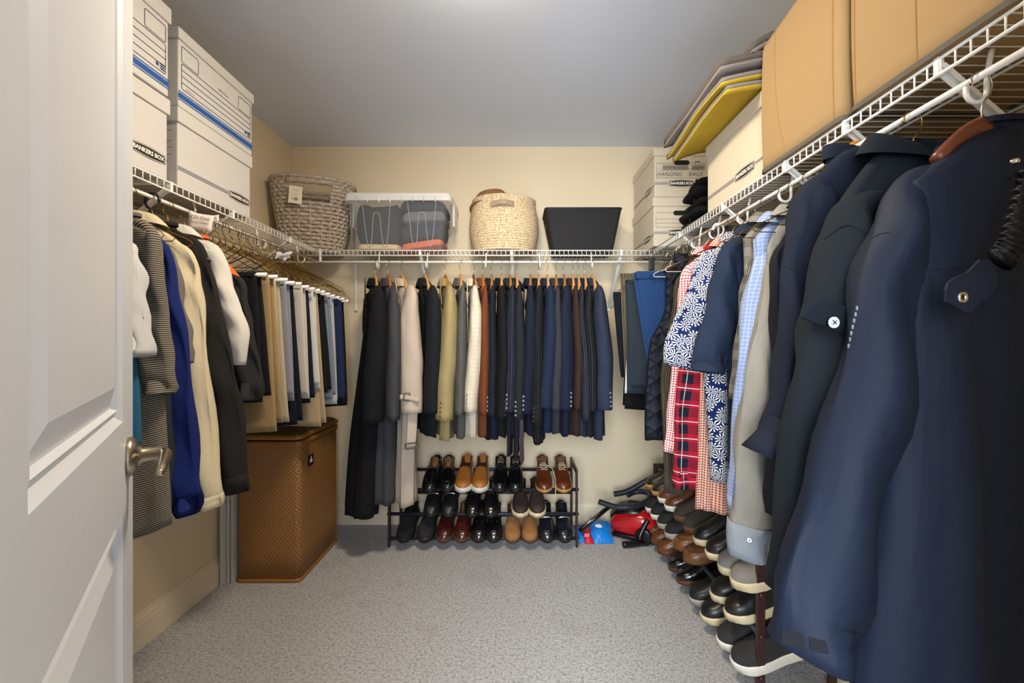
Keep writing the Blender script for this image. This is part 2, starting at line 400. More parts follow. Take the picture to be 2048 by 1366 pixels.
# ================================================================== WIRE SHELVES
WIRE = plain('white_coated_wire', '#eceae4', 0.38, 0, 0.03, 30)
def wire_shelf(name, label, length, loc, rotz, joints, hooks, braces):
    """local: x along the wall, +y from wall (0) to the front edge (SD), z=0 deck"""
    t = thing(name, label, 'shelf', loc, rotz)
    lh = 0.031
    V, F = ptube([(0, 0.004, 0), (0, SD - .004, 0), (0, SD, -.003), (0, SD, -lh)], 0.0017, 5)
    me0 = mesh('cross_wire', V, F, WIRE, t)
    n = int(length / 0.0254); me0.location = (0.006, 0, 0)
    for i in range(1, n):
        c = bpy.data.objects.new('cross_wire', me0.data); COL.objects.link(c); c.parent = t; c.location = (0.006 + i * 0.0254, 0, 0)
    for y, z, r in ((SD, -.0032, .0032), (SD, -lh, .0032), (SD * .55, -.0035, .003), (0.012, -.0035, .003)):
        tube('rail', [(0, y, z), (length, y, z)], r, WIRE, t, 8)
    tube('hanging_rod', [(0, SD - .02, RZ - SZ), (length, SD - .02, RZ - SZ)], .0062, WIRE, t, 12)
    for x in hooks:          # J-shaped rod supports
        y0 = SD - .02; P = [(x, y0 - .045, -.004), (x, y0 - .040, -.03), (x, y0 - .036, -.058)]
        for a in np.linspace(PI, 2 * PI, 9): P.append((x, y0 - .018 + .018 * math.cos(a) , RZ - SZ - .012 + .020 * math.sin(a)))
        P.append((x, y0, RZ - SZ - .004)); tube('rod_hook', smoothpath(P, 40), .0042, WIRE, t, 8)
    for x in braces:         # sloping support arm from the wall up to the front rail
        V = []; F = []
        a = np.array([x, .004, -.30]); b = np.array([x, SD - .006, -.012])
        d = (b - a) / np.linalg.norm(b - a); nrm = np.cross(d, [1, 0, 0])
        prof = [(-.009, .0), (-.009, .008), (-.007, .008), (-.007, .002), (.007, .002), (.007, .008), (.009, .008), (.009, .0)]
        for p in (a, b):
            for u_, v_ in prof: V.append(tuple(p + np.array([1, 0, 0]) * u_ + nrm * v_))
        k = len(prof)
        for i in range(k): F.append((i, (i + 1) % k, k + (i + 1) % k, k + i))
        F.append(tuple(range(k - 1, -1, -1))); F.append(tuple(range(k, 2 * k)))
        br = mesh('brace', V, F, WIRE, t, None, False)
        box('brace_foot', x - .011, x + .011, .0005, .006, -.325, -.285, WIRE, br, .002)
        box('brace_clip', x - .005, x + .005, SD - .008, SD + .0035, -.033, .001, WIRE, br, .001)
    for x in joints: box('end_cap', x - .004, x + .004, SD - .012, SD + .005, -.068, .005, WIRE, t, .0015)
    return t
# left wall: x along +Y ; right wall: x along -Y ; back wall: x along +X seen from the front
LS = wire_shelf('wire_shelf', 'white wire shelf with hanging rod along the left wall', YB - YF - .25 - SD, (XL, YB - SD - .012, SZ), -PI / 2, [], [0.12, .47, .84, 1.21, 1.56], [.30, .72, 1.02])
BS = wire_shelf('wire_shelf', 'white wire shelf with hanging rod along the back wall', XR - XL, (XR, YB, SZ), PI, [XR - (XL + SD) - .002], [.33, .68, .98, 1.29, 1.63, 1.91], [.52, 1.14, 1.66])
RS = wire_shelf('wire_shelf', 'white wire shelf with hanging rod along the right wall', YB - YF - .05 - SD, (XR, YF + .05, SZ), PI / 2, [], [.49, .78, 1.02, 1.26, 1.48, 1.66], [.52, .74, .96, 1.33, 1.75])
box('corner_brace', XR - (XL + SD + .08) - .008, XR - (XL + SD + .08) + .008, .01, .02, -.32, -.02, WIRE, BS)
# ================================================================== CLOTHES: builders
GOLD = plain('gold_wire', '#8a6a2c', 0.35, 0.9, 0.1); CHROME = plain('chrome_wire', '#b9b6b0', 0.25, 1.0, 0.05)
DKWIRE = plain('dark_wire', '#2c2a26', 0.4, 0.6, 0.1)
def woodmat(name, c):
    t = NT(name); v = t.coord('Object', (6, 40, 40)); f = t.noise(v, 5, 4, 0.6); a = srgb(c)
    t.base(t.mix(f, tuple(x * .6 for x in a[:3]) + (1,), a)); t.set(Roughness=0.35); return t.m
WOODL = woodmat('light_hanger_wood', '#d9a05c'); WOODM = woodmat('honey_hanger_wood', '#b8762c'); WOODD = woodmat('dark_hanger_wood', '#6b3620')
PLW = plain('white_plastic', '#e9e8e4', 0.35); PLB = plain('black_plastic', '#16161a', 0.4)
ROWS = {'L': ((XLR, None), 0.0), 'R': ((XRR, None), PI), 'B': ((None, YBR), -PI / 2)}
def origin(row, pos):
    (x, y), r = ROWS[row]; return (pos if x is None else x, pos if y is None else y, RZ), r
HANGERS = {}
def hookpath(zb, r=.021, yaw=0.0):
    P = [(r * .9, 0, -.006)]
    for a in np.linspace(-.15, PI + .1, 12): P.append((r * math.cos(a), 0, r * math.sin(a) - .011))
    P += [(-r * .8, 0, -.028), (-.002, 0, -.045), (0, 0, zb)]
    return [(x * math.cos(yaw), x * math.sin(yaw), z) for x, _, z in P]
def hanger(row, pos, label, kind='wood', wood=None, wire=None, W=.205, group=None, yaw=0.0, hy=0.0, drop=.075):
    (loc, r) = origin(row, pos); t = thing('clothes_hanger', label, 'hanger', loc, r + yaw, group)
    key = (kind, W, drop)
    if kind == 'wood':
        if key not in HANGERS:
            s = np.linspace(-1, 1, 25); P = [(W * q, 0, -.085 - drop * abs(q) ** 1.5) for q in s]
            G = tubegrid(P, np.interp(np.abs(s), [0, .1, .5, 1], [.019, .016, .013, .010]), np.interp(np.abs(s), [0, .6, .9, 1], [.0075, .008, .013, .010]), 8, (0, 1, 0))
            HANGERS[key] = gridmesh('arm', G, wood or WOODL, t, (True, True)).data
            HANGERS[key].materials.clear(); HANGERS[key].materials.append(None)
        else: link('arm', HANGERS[key], t)
        a = t.children[-1] if t.children else None
        a.material_slots[0].link = 'OBJECT'; a.material_slots[0].material = wood or WOODL
        tube('hook', smoothpath(hookpath(-.075, .021, hy), 34), .0017, wire or CHROME, t, 6)
    elif kind == 'wire':
        P = smoothpath(hookpath(-.075, .018, hy), 30); tube('hook', P, .0014, wire or GOLD, t, 5)
        z1 = -.075 - drop - .045
        Q = [(0, 0, -.07), (.02, .002, -.085), (W * .95, 0, z1 + .01), (W, 0, z1), (W * .95, 0, z1 - .008), (-W * .95, 0, z1 - .008), (-W, 0, z1), (-W * .95, 0, z1 + .01), (-.02, -.002, -.085), (0, 0, -.07)]
        V, F = ptube(Q, .0014, 5); mesh('wire_frame', V, F, wire or GOLD, t, None, False)
    elif kind == 'tube':       # wire hanger with a white cardboard tube as trouser bar
        P = smoothpath(hookpath(-.075, .018, hy), 30); tube('hook', P, .0014, wire or GOLD, t, 5)
        z1 = -.075 - drop - .075
        for sgn in (1, -1):
            tube('wire_arm', [(0, 0, -.07), (.02 * sgn, .002, -.085), (W * .93 * sgn, 0, z1 + .03), (W * sgn, 0, z1 + .01), (W * .97 * sgn, 0, z1)], .0014, wire or GOLD, t, 5)
        tube('cardboard_tube', [(-W * .97, 0, z1), (W * .97, 0, z1)], .0075, PLW, t, 8)
    elif kind == 'plastic':
        tube('hook', smoothpath(hookpath(-.10, .022, hy), 34), .0042, wire or PLW, t, 8)
        Q = smoothpath([(-W, 0, -.20), (-W * .5, 0, -.135), (0, 0, -.095), (W * .5, 0, -.135), (W, 0, -.20)], 20)
        tube('shoulder_bar', Q, .005, wire or PLW, t, 8); tube('lower_bar', [(-W, 0, -.20), (W, 0, -.20)], .004, wire or PLW, t, 8)
    elif kind == 'clip':
        tube('hook', smoothpath(hookpath(-.06, .020, hy), 34), .0017, CHROME, t, 6)
        tube('bar', [(-.19, 0, -.06), (.19, 0, -.06)], .004, PLB, t, 8)
        for x in (-.15, .15):
            c = box('clip', x - .012, x + .012, -.010, .010, -.115, -.05, PLB, t, .003); box('clip_spring', x - .005, x + .005, -.013, -.009, -.10, -.07, CHROME, c, .001)
    return t

def body_grid(W, zn, zs, zh, t, hemW, hemT, seed=0, fold=.010, nf=3.0, neck=.065, lean=0.0, hemx=0.0, arm=None, n=72, rows=34, back=None, yoff=0.0, drape=0.0):
    """hanging torso, closed around; local x = shoulder axis, y = rod axis"""
    rg = random.Random(seed); ph = [rg.uniform(0, 6.28) for _ in range(8)]
    th = np.linspace(0, 2 * PI, n + 1); c, s = np.cos(th), np.sin(th)
    cx = np.sign(c) * np.abs(c) ** .62; sy = np.sign(s) * np.abs(s) ** .75
    zr = list(np.linspace(zn, zs, 10)) + list(zs + (zh - zs) * np.linspace(0, 1, rows)[1:])
    G = []
    for z in zr:
        if z >= zs:
            q = (zn - z) / max(1e-6, zn - zs); ww = neck + (W - neck) * q ** .85; tt = .018 + (t - .018) * (q ** .7) * .9; v = 0.0
        else:
            v = (zs - z) / (zs - zh); ww = W * (1 - .03 * math.sin(PI * min(1, v * 2))) + (hemW - W) * sh(v); tt = t * .9 + (hemT - t * .9) * sh(v * 1.3)
        if arm is not None and z < zs + .02:       # sleeveless: cut the armhole
            aw, az = arm; e = (zs + .02 - z) / (zs + .02 - az)
            if e < 1: ww = aw + (ww - aw) * sh(max(0, (e - .45) / .55))
            else: ww = ww
        x = cx * ww; edge = 1 - np.abs(cx) ** 4
        wave = fold * (.25 + .75 * v) * (np.sin(nf * PI * x / W + ph[0] + 1.3 * v) + .5 * np.sin(2.3 * nf * PI * x / W + ph[1] - 2 * v)) * (1 if z < zs else max(0, (zn - z) / (zn - zs)))
        y = sy * tt * (1 + .18 * np.sin(3 * th + ph[2] + 2 * v)) + wave * (.35 + .65 * edge) + yoff * v
        x = x + .006 * v * np.sin(5 * v + ph[3]) + lean * v + hemx * v * v
        dz = (.006 * np.sin(2 * th + ph[4]) + .004 * np.sin(5 * th + ph[5]) + drape * cx) * v
        G.append(np.stack([x, y, z + dz], 1))
    # closed inside of the hem (a short turn-up so it reads as cloth with thickness)
    last = G[-1]; cen = last.mean(0); inner = cen + (last - cen) * .93; up = inner.copy(); up[:, 2] += .05; G.append(inner); G.append(up)
    return np.array(G)
def sleeve_grid(P, a, b, seed=0, wr=.004, n=28, k=34, bend=.0, ax=1):
    rg = random.Random(seed); ph = [rg.uniform(0, 6.28) for _ in range(8)]
    P = np.asarray(P, float); ss = np.linspace(0, 1, len(P)); Q = smoothpath(P, k); kk = len(Q); s = np.linspace(0, 1, kk)
    aa = np.interp(s, ss, a); bb = np.interp(s, ss, b); G = tubegrid(Q, aa, bb, n, (0, 1, 0)); th = np.linspace(0, 2 * PI, n + 1)
    for i in range(kk):
        cen = Q[i]; d = G[i] - cen; r = np.linalg.norm(d, axis=1, keepdims=True) + 1e-9
        wv = wr * (np.sin(9 * s[i] * PI + 2 * th + ph[0]) * .6 + np.sin(3 * th + ph[1] + 3 * s[i]) * .8 + .5 * np.sin(17 * s[i] + ph[2] - th)) * sh(s[i] * 3)
        G[i][:, ax] += wv * 1.6 * np.sign(d[:, ax]) * np.minimum(1, np.abs(d[:, ax]) / (bb[i] * .5 + 1e-6)) if ax == 1 else wv * 1.2
    end = G[-1]; cen = end.mean(0); inn = cen + (end - cen) * .90; T = Q[-2] - Q[-1]; T = T / np.linalg.norm(T)
    return np.concatenate([G, [inn], [cen + (end - cen) * .86 + T * .06]])
def top(name, label, cat, row, pos, mat, W=.21, zn=-.105, zs=-.20, hemz=.7, t=.030, hemW=None, hemT=None, seed=1, fold=.010, nf=3.0,
        sleeves=None, smat=None, cuff=None, collar=None, cmat=None, yaw=0.0, group=None, b=.028, wall=True, arm=None, hemx=0.0, wr=.006, neck=.065, hood=False, drape=0.0, back_len=None, yoff=0.0, xoff=0.0, soff=0.0, hemabs=None):
    """a garment on its hanger. sleeves: [(x_left,x_right,y,depth)] edges read on the photograph, converted to metres at that depth"""
    loc, r = origin(row, pos); root = thing(name, label, cat, loc, r + yaw, group)
    Mi = (Matrix.Translation(loc) @ Matrix.Rotation(r + yaw, 4, 'Z')).inverted()
    zh = hemz - RZ; hemT = hemT or t * 1.25
    P = []; a = []
    if sleeves:
        cs = -1 if row == 'L' else 1; camo = Mi @ Vector((0, 0, CAMZ)); ns = len(sleeves)
        for i, (xl, xr, y, Y) in enumerate(sleeves):
            wp = Vector((PX((xl + xr) / 2, Y), Y, PZ(y, Y)))
            if row == 'B': p = Mi @ wp
            else:      # the sleeve hangs in the garment's own plane
                d_ = (Mi @ wp) - camo; k_ = (cs * (soff + .012 * i / (ns - 1)) - camo.y) / d_.y; p = camo + d_ * k_; Y = Y * k_
            P.append(tuple(p)); a.append(abs(xr - xl) / 2 * Y / FPX)
        P0 = np.array(P[0])
        if row != 'B':
            rat = (hemW / W) if hemW else 1.06; W = min(.285, max(.12, P[0][0] + a[0] * .85 - xoff)); hemW = W * max(rat, .8) if not hemabs else hemabs; zs = P[0][2] + .012; zn = max(zn, zs + .055)
    hemW = hemW or W * 1.05
    bg = body_grid(W, zn, zs, zh, t, hemW, hemT, seed, fold, nf, neck, 0, hemx, arm, drape=drape, yoff=yoff)
    bg[:, :, 0] += xoff
    body = gridmesh('body', bg, mat, root, (True, False))
    out = [root, body]
    if sleeves:
        P = [tuple(P0 + np.array([-.055, 0, .030])) if row != 'B' else tuple(P0 + np.array([-.045, 0, .035]))] + P; a = [a[0] * .7] + a
        bb = [b * .6, b * .8] + [b] * (len(P) - 2)
        if row == 'B': a, bb = [max(.03, b)] + [max(.04, b * 1.4)] * (len(P) - 1), [x * .9 for x in a]
        sg = sleeve_grid(P, a, bb, seed + 5, wr, ax=0 if row == 'B' else 1); sl = gridmesh('sleeve', sg, smat or mat, root, (True, True)); out.append(sl)
        if cuff:
            cm, cl, ex = cuff
            k = len(sg) - 2; zend = sg[k - 1, :, 2].mean(); i0 = max(1, next((i for i in range(k) if sg[i, :, 2].mean() < zend + cl), k - 2))
            cg = sg[i0:k].copy(); nn = len(cg)
            if nn > 2:
                for i in range(nn):
                    cen = cg[i].mean(0); cg[i] = cen + (cg[i] - cen) * (1 + ex)
                cg = np.concatenate([[sg[i0] * .5 + cg[0] * .5], cg, [cg[-1] + (sg[k - 1].mean(0) - cg[-1]) * .1]]); out.append(gridmesh('cuff', cg, cm, root))
        if wall:       # the sleeve on the wall side hangs straight
            L = abs(P[-1][2] - P[1][2]); x0 = W - .02
            Q = [(-x0 + .03, 0, zs + .02), (-x0, 0, zs - .03), (-x0 - .03, .005, zs - .03 - L * .5), (-x0 - .02, .0, zs - .02 - L)]
            w_ = min(.06, max(a)); bmax = bb[-1]
            gridmesh('sleeve', sleeve_grid(Q, [w_ * .7, w_, w_, w_ * .8], [bmax * .7, bmax, bmax, bmax], seed + 9, wr, 14, 14), smat or mat, root, (True, True))
    if collar:
        cm = cmat or mat; th = np.linspace(0, 2 * PI, 41); hgt = {'shirt': .032, 'coat': .045, 'crew': .014, 'hood': .05, 'stand': .055}[collar]
        nw, nt = neck + .004, .030 if collar != 'crew' else .024
        rowsC = [(1.0, 0, 0.0), (1.0, .6, -.002), (1.02, 1.0, .000), (1.12, .95, .004), (1.28, .35, .012), (1.36, -.10, .016)] if collar in ('shirt', 'coat') else [(1.05, -.5, .003), (1.0, 0, .002), (.98, .6, .0), (1.0, 1.0, .002), (1.06, .9, .006), (1.06, .2, .006)]
        G = []
        for f, h, o in rowsC:
            dip = .35 + .65 * (np.sin(th / 2) ** .5) if collar != 'crew' else np.ones_like(th)
            z = zn + .004 + hgt * h * dip - (.03 * (1 - np.sin(th / 2)) if collar in ('shirt', 'coat') else 0)
            G.append(np.stack([xoff + (nw * f + o) * np.cos(th + PI * .5), (nt * f + o * .5) * np.sin(th + PI * .5), z], 1))
        out.append(gridmesh('collar', np.array(G), cm, root))
        if hood:
            s = np.linspace(0, 2 * PI, 33); G = []
            for q in np.linspace(0, 1, 10):
                rr = math.sin(PI * (.08 + .84 * q)) ** .6
                G.append(np.stack([(.115 * rr) * np.cos(s) + .01, .045 * rr * np.sin(s) * (1 + .2 * np.sin(3 * s)) + .035, zn + .015 - .12 * q + .02 * np.sin(2 * s) * rr], 1))
            gridmesh('hood', np.array(G), cm, root, (True, True))
    return out
def buttons(body, root, pts, r, mat, name='button', rim=None, dirv=(0, -1, 0), label=None):
    """small discs laid on the cloth; pts are local (x,z), thrown along dirv"""
    bt = bvh_of(body); res = []
    dv_ = Vector(dirv)
    for p in pts:
        o = Vector(p) - dv_ * .4; h = bt.ray_cast(o, dv_)
        if h[0] is None: continue
        nrm = h[1] if h[1].dot(dv_) < 0 else -h[1]; q = nrm.to_track_quat('Z', 'Y').to_matrix().to_4x4(); M = Matrix.Translation(h[0]) @ q
        th = np.linspace(0, 2 * PI, 15); prof = [(r, -.001), (r, .0018), (r * .86, .0026), (r * .62, .0016), (.0003, .0016)]
        G = np.array([[[a * math.cos(k), a * math.sin(k), z] for k in th] for a, z in prof]); V = np.array(xf(G.reshape(-1, 3), M)).reshape(G.shape)
        b_ = gridmesh(name, V, mat, root); res.append(b_)
        if label: b_['label'] = label
        if rim:
            G = np.array([[[a * math.cos(k), a * math.sin(k), z] for k in th] for a, z in [(r * .4, .001), (r * .4, .0036), (.0003, .004)]])
            gridmesh(name + '_centre', np.array(xf(G.reshape(-1, 3), M)).reshape(G.shape), rim, b_)
    return res
def on_cloth(name, V2, F, body, root, mat, dirv=(0, -1, 0), off=.0015):
    """drape a flat shape (local x,z outline points) on the cloth of a garment"""
    bt = bvh_of(body); d_ = Vector(dirv); V = []; lasty = 0
    for p in V2:
        o = Vector(p) - d_ * .4; h = bt.ray_cast(o, d_)
        if h[0] is not None: lasty = h[0]; V.append(tuple(h[0] - d_ * off))
        else:
            l = Vector(p); 
            if isinstance(lasty, Vector): l.y = lasty.y if abs(d_.y) > .5 else l.y
            V.append(tuple(l - d_ * off))
    return mesh(name, V, F, mat, root, None, False)
def pants(name, label, row, pos, mat, xe, width, ztop, zf, zb, seed=0, group=None, th=.013, yaw=0.0, sw=0.03, gap=.012, cat='trousers'):
    """trousers folded over a hanger bar; xe = local x of the room-side edge, legs fall to zf (camera side) and zb"""
    loc, r = origin(row, pos); root = thing(name, label, cat, loc, r + yaw, group); rg = random.Random(seed); ph = [rg.uniform(0, 6.28) for _ in range(6)]
    sgn = -1 if row == 'L' else 1      # camera side along local y
    def leg(nm, side, z0, z1, extra):
        k = 22; n = 30; G = []
        for i in range(k):
            v = i / (k - 1); z = z0 + (z1 - z0) * v
            wv = width * (1 - .06 * v); x0 = xe - width + sw * v * .4 ; x1 = xe + sw * v + extra * v
            th_ = th * (.75 + .35 * math.sin(PI * min(1, v * 1.1)))
            cy = side * (gap + .004 * v) ; tt = np.linspace(0, 2 * PI, n + 1)
            c_, s_ = np.cos(tt), np.sin(tt); ex = np.sign(c_) * np.abs(c_) ** .5; ey = np.sign(s_) * np.abs(s_) ** .7
            x = (x0 + x1) / 2 + ex * (x1 - x0) / 2; f = (x - x0) / (x1 - x0)
            y = cy + ey * th_ + .006 * v * np.sin(7 * f + ph[0] + side) + .004 * np.sin(4 * v + ph[1] + 3 * f) * v
            zz = z + .006 * v * np.sin(3 * f + ph[2]); G.append(np.stack([x, y, zz], 1))
        return gridmesh(nm, np.array(G), mat, root, (True, True))
    z0 = ztop - RZ
    leg('leg', sgn, z0, zf - RZ, .0); leg('leg', -sgn, z0, zb - RZ, rg.uniform(-.01, .012))
    # the fold over the bar
    G = []; 
    for q in np.linspace(0, PI, 9):
        y = sgn * gap * math.cos(q); z = z0 - .004 + .016 * math.sin(q); G.append([[xx, y + sgn * math.cos(q) * th * .8, z + math.sin(q) * th * .35] for xx in np.linspace(xe - width + .004, xe - .002, 6)])
    gridmesh('fold', np.array(G), mat, root)
    return root
# ================================================================== LEFT WALL: clothes
GL = 'shirts and sweaters on the left rod'
F_STRIPE = fabric('grey_black_stripe_knit', '#8f8778', 'hstripe', '#2a2826', p=.0052)
def S4(L, Y): return [(a, b, c, Y) for a, b, c in L]
L = []
top('short_sleeve_shirt', 'teal shirt with white raglan sleeves, nearest the door on the left rod', 'shirt', 'L', .97, fabric('teal_cotton', '#1f5876'), W=.19, hemz=.95, sleeves=S4([(240, 264, 500), (246, 282, 600), (258, 299, 712)], .96), smat=fabric('white_cotton_l', '#b9bbbc'), seed=3, collar='crew', cmat=fabric('sky_blue_trim', '#5d9cc4'), group=GL)
o = top('polo_shirt', 'grey and black thin-striped polo shirt hanging beside the door', 'shirt', 'L', 1.055, F_STRIPE, W=.205, zs=-.185, hemz=.725, hemW=.235, t=.034, sleeves=S4([(268, 316, 475), (272, 333, 600), (283, 341, 690), (289, 350, 765), (296, 347, 790)], 1.05), seed=4, collar='shirt', fold=.014, group=GL, wr=.004)
top('sweatshirt', 'dark green sweatshirt squeezed behind the striped polo shirt', 'sweatshirt', 'L', 1.105, fabric('dark_green_fleece', '#2b322f'), W=.19, hemz=.72, sleeves=S4([(290, 320, 520), (300, 325, 650), (310, 338, 860), (314, 341, 1012)], 1.10), seed=5, collar='crew', group=GL)
o = top('sweater', 'royal blue long-sleeved sweater with gathered cuff', 'sweater', 'L', 1.15, fabric('royal_blue_knit', '#0e2266', speck=.15), W=.195, hemz=.78, sleeves=S4([(300, 338, 500), (310, 352, 580), (322, 370, 665), (332, 384, 807), (336, 392, 936), (341, 401, 1000), (350, 392, 1028)], 1.145), seed=6, cuff=(fabric('royal_blue_rib', '#0d1f5e', 'rib', '#0b1a50', p=.006), .055, -.0), collar='crew', group=GL)
top('tee_shirt', 'taupe short-sleeved tee shirt between blue and cream sweaters', 'shirt', 'L', 1.195, fabric('taupe_jersey', '#67605f'), W=.19, hemz=.85, sleeves=S4([(320, 345, 510), (335, 362, 600), (345, 376, 680), (350, 381, 727)], 1.185), seed=7, collar='crew', group=GL)
CRM = fabric('cream_fleece', '#c6ba9d', speck=.12)
o = top('pullover', 'cream quarter-zip pullover with small dark chest lettering', 'sweater', 'L', 1.25, CRM, W=.20, hemz=.71, zs=-.19, sleeves=S4([(345, 385, 512), (350, 396, 560), (358, 405, 630), (368, 418, 787), (392, 438, 960), (398, 442, 1015)], 1.24), seed=8, collar='shirt', cuff=(CRM, .05, .03), fold=.012, group=GL)
PRT = plain('dark_print', '#1d1b1a', .8)
def chest_text(o, s, cx, cy, Y, size, mat, sx=1.0):
    V, F = textmesh(s, size, 0.0004, 0, sx); root, body = o[0], o[1]; lx = PX(cx, Y) - XLR; lz = PZ(cy, Y) - RZ
    on_cloth('lettering', [(lx + x, 0, lz + y) for x, y, z in V], F, body, root, mat, (0, 1, 0), .002)
chest_text(o, 've', 366, 627, 1.23, .034, PRT); chest_text(o, 'DGE', 368, 643, 1.23, .013, PRT, 1.2)
BLK = fabric('black_fleece', '#262424', speck=.12)
top('sweater', 'black long-sleeved sweatshirt with wide ribbed cuff', 'sweatshirt', 'L', 1.325, BLK, W=.205, zs=-.175, hemz=.80, t=.032, sleeves=S4([(365, 408, 500), (372, 424, 560), (385, 445, 645), (402, 465, 740), (412, 481, 820), (433, 495, 950), (438, 495, 985)], 1.31), seed=9, cuff=(BLK, .055, .02), collar='crew', group=GL)
top('polo_shirt', 'white short-sleeved polo shirt with wide sleeve opening', 'shirt', 'L', 1.385, fabric('white_pique', '#c6c3bc', speck=.08), W=.205, zs=-.165, hemz=.86, sleeves=S4([(398, 446, 512), (418, 463, 570), (430, 482, 620), (441, 499, 672), (450, 490, 730)], 1.37), seed=10, collar='shirt', fold=.013, group=GL, wr=.0035)
top('tee_shirt', 'charcoal short-sleeved shirt with orange shoulders', 'shirt', 'L', 1.455, fabric('orange_jersey', '#e0662f', speck=.1), W=.205, zs=-.16, hemz=1.03, sleeves=S4([(455, 490, 570), (458, 497, 620), (466, 510, 690), (472, 526, 770), (478, 516, 800)], 1.44), smat=fabric('charcoal_jersey', '#2b2c30'), seed=11, collar='crew', group=GL)
for i, (Y, lab) in enumerate([(.97, 'teal shirt'), (1.055, 'striped polo'), (1.105, 'dark green sweatshirt'), (1.15, 'royal blue sweater'), (1.195, 'taupe tee'), (1.25, 'cream pullover'), (1.325, 'black sweatshirt'), (1.385, 'white polo'), (1.455, 'charcoal and orange shirt')]):
    if lab == 'black sweatshirt': hanger('L', Y, 'black plastic hanger carrying the black sweatshirt', 'plastic', wire=PLB, W=.18)
    else: hanger('L', Y, ('silver wire' if i < 4 else 'gold wire') + ' hanger carrying the ' + lab, 'wire', wire=CHROME if i < 4 else GOLD, W=.18, group='wire hangers with shirts on the left rod', yaw=.05 * math.sin(3 * i), drop=.04)
PL = [  # depth, edge px, top px y, camera leg bottom px y, far leg bottom, colour, label
 (1.56, 520, 552, 800, 790, '#15161b', 'black trousers folded over a hanger next to the charcoal shirt'),
 (1.63, 545, 556, 864, 850, '#927a55', 'khaki trousers with wide hem reaching lowest over the hamper'),
 (1.70, 565, 562, 838, 845, '#aa9d82', 'cream chino trousers draped beside the khaki pair'),
 (1.755, 575, 568, 787, 800, '#7d7f8a', 'lavender-grey trousers peeking out behind cream chinos'),
 (1.81, 590, 570, 846, 840, '#151a2b', 'navy trousers hanging between lavender-grey and stone trousers'),
 (1.875, 607, 576, 792, 800, '#b3aca4', 'pale stone trousers ending in a clean straight hem'),
 (1.93, 620, 580, 803, 795, '#171c30', 'dark navy shorts behind the pale stone trousers'),
 (1.98, 628, 583, 770, 780, '#bdbcb6', 'off-white trousers showing as a narrow strip beside navy shorts'),
 (2.03, 633, 586, 850, 845, '#a18d70', 'sand-coloured trousers whose hem rests low by the hamper lid'),
 (2.085, 645, 590, 782, 778, '#17181d', 'black dress trousers beside the sand-coloured pair'),
 (2.14, 658, 594, 797, 790, '#6d7584', 'grey-blue trousers on the left rod towards the corner'),
 (2.20, 670, 597, 809, 803, '#acafae', 'pale grey trousers third from the corner on the left rod'),
 (2.26, 684, 600, 797, 792, '#222f52', 'blue navy trousers second from the corner on the left rod'),
 (2.315, 689, 604, 812, 805, '#17181d', 'black trousers last in the left row, nearest the corner')]
for i, (Y, ex, ty, by, fy, colr, lab) in enumerate(PL):
    m = fabric('trouser_cloth_%d' % i, colr, wr=.25, speck=.12)
    zt = PZ(ty, Y); xe = min(.188 + .012 * math.sin(2.7 * i), PX(ex, Y) - XLR)
    pants('folded_trousers', lab, 'L', Y, m, xe, .30, zt, PZ(by, Y), PZ(fy, Y), seed=i, group='trousers folded over hangers on the left rod', gap=.012, yaw=.09 * math.sin(3.1 * i))
    hb = hanger('L', Y, 'gold wire hanger with white cardboard tube under the ' + ' '.join(lab.split()[:3]) + (' at the corner' if i == 13 else ' by the charcoal shirt' if i == 0 else ''), 'tube', W=.225, group='trouser hangers with cardboard tubes', hy=.3 * math.sin(2.1 * i), drop=max(.02, RZ - zt - .155))
rg = random.Random(5)
ORD = ['first', 'second', 'third', 'fourth', 'fifth', 'sixth', 'seventh', 'eighth', 'ninth', 'tenth', 'eleventh', 'twelfth', 'thirteenth', 'fourteenth', 'fifteenth', 'sixteenth', 'seventeenth', 'eighteenth', 'nineteenth', 'twentieth']
for i in range(20):      # empty brass wire hangers crowded in between
    Y = 1.50 + .041 * i + rg.uniform(-.008, .008)
    hanger('L', Y, ORD[i] + ' empty ' + ('gold' if i % 4 else 'dark') + ' wire hanger after the charcoal shirt on the left rod', 'wire', wire=GOLD if i % 4 else DKWIRE, W=.205, group='empty gold wire hangers on the left rod', yaw=rg.uniform(-.22, .22), hy=rg.uniform(-.4, .4), drop=rg.uniform(.04, .085))
# two paper laundry tags and a plastic wrapper on the hooks
PAPER = plain('tag_paper', '#e8dfd6', .8); INK = plain('tag_ink', '#4a4248', .8)
def ctag(label, x, y, Y, wpx, hpx, lines, rot):
    X, Z = PX(x, Y), PZ(y, Y); t_ = thing('paper_tag', label, 'tag', (X, Y, Z), 0, 'laundry tags', rot=(0, rot, .25))
    wd, hh = wpx * Y / FPX, hpx * Y / FPX; V = []; 
    G = np.array([[[wd * (q - .5), .006 * math.sin(3 * q + 2 * s), hh * (.5 - s)] for q in np.linspace(0, 1, 7)] for s in np.linspace(0, 1, 5)])
    V, F = G.reshape(-1, 3), gridfaces(5, 7); sh_ = mesh('sheet', V, F, PAPER, t_, None, True); md = sh_.modifiers.new('thick', 'SOLIDIFY'); md.thickness = .0006
    for s_, sz, dz in lines: writing('handwriting', s_, sz, frame3((0, -.0075, dz), (1, 0, 0), (0, 0, 1)), INK, t_, .0)
ctag('white paper laundry tag reading CD One hung on the left rod', 401, 444, 1.46, 44, 34, [('CD One', .016, .012), ('Spot Clean', .011, -.004)], .12)
ctag('folded white laundry tag tucked behind the other tag', 424, 437, 1.49, 26, 14, [('CD One', .010, .0)], -.1)
tt_ = thing('plastic_wrapper', 'crumpled clear white plastic wrapper caught on hanger hooks', 'wrapper', (PX(566, 1.95), 1.95, PZ(512, 1.95)))
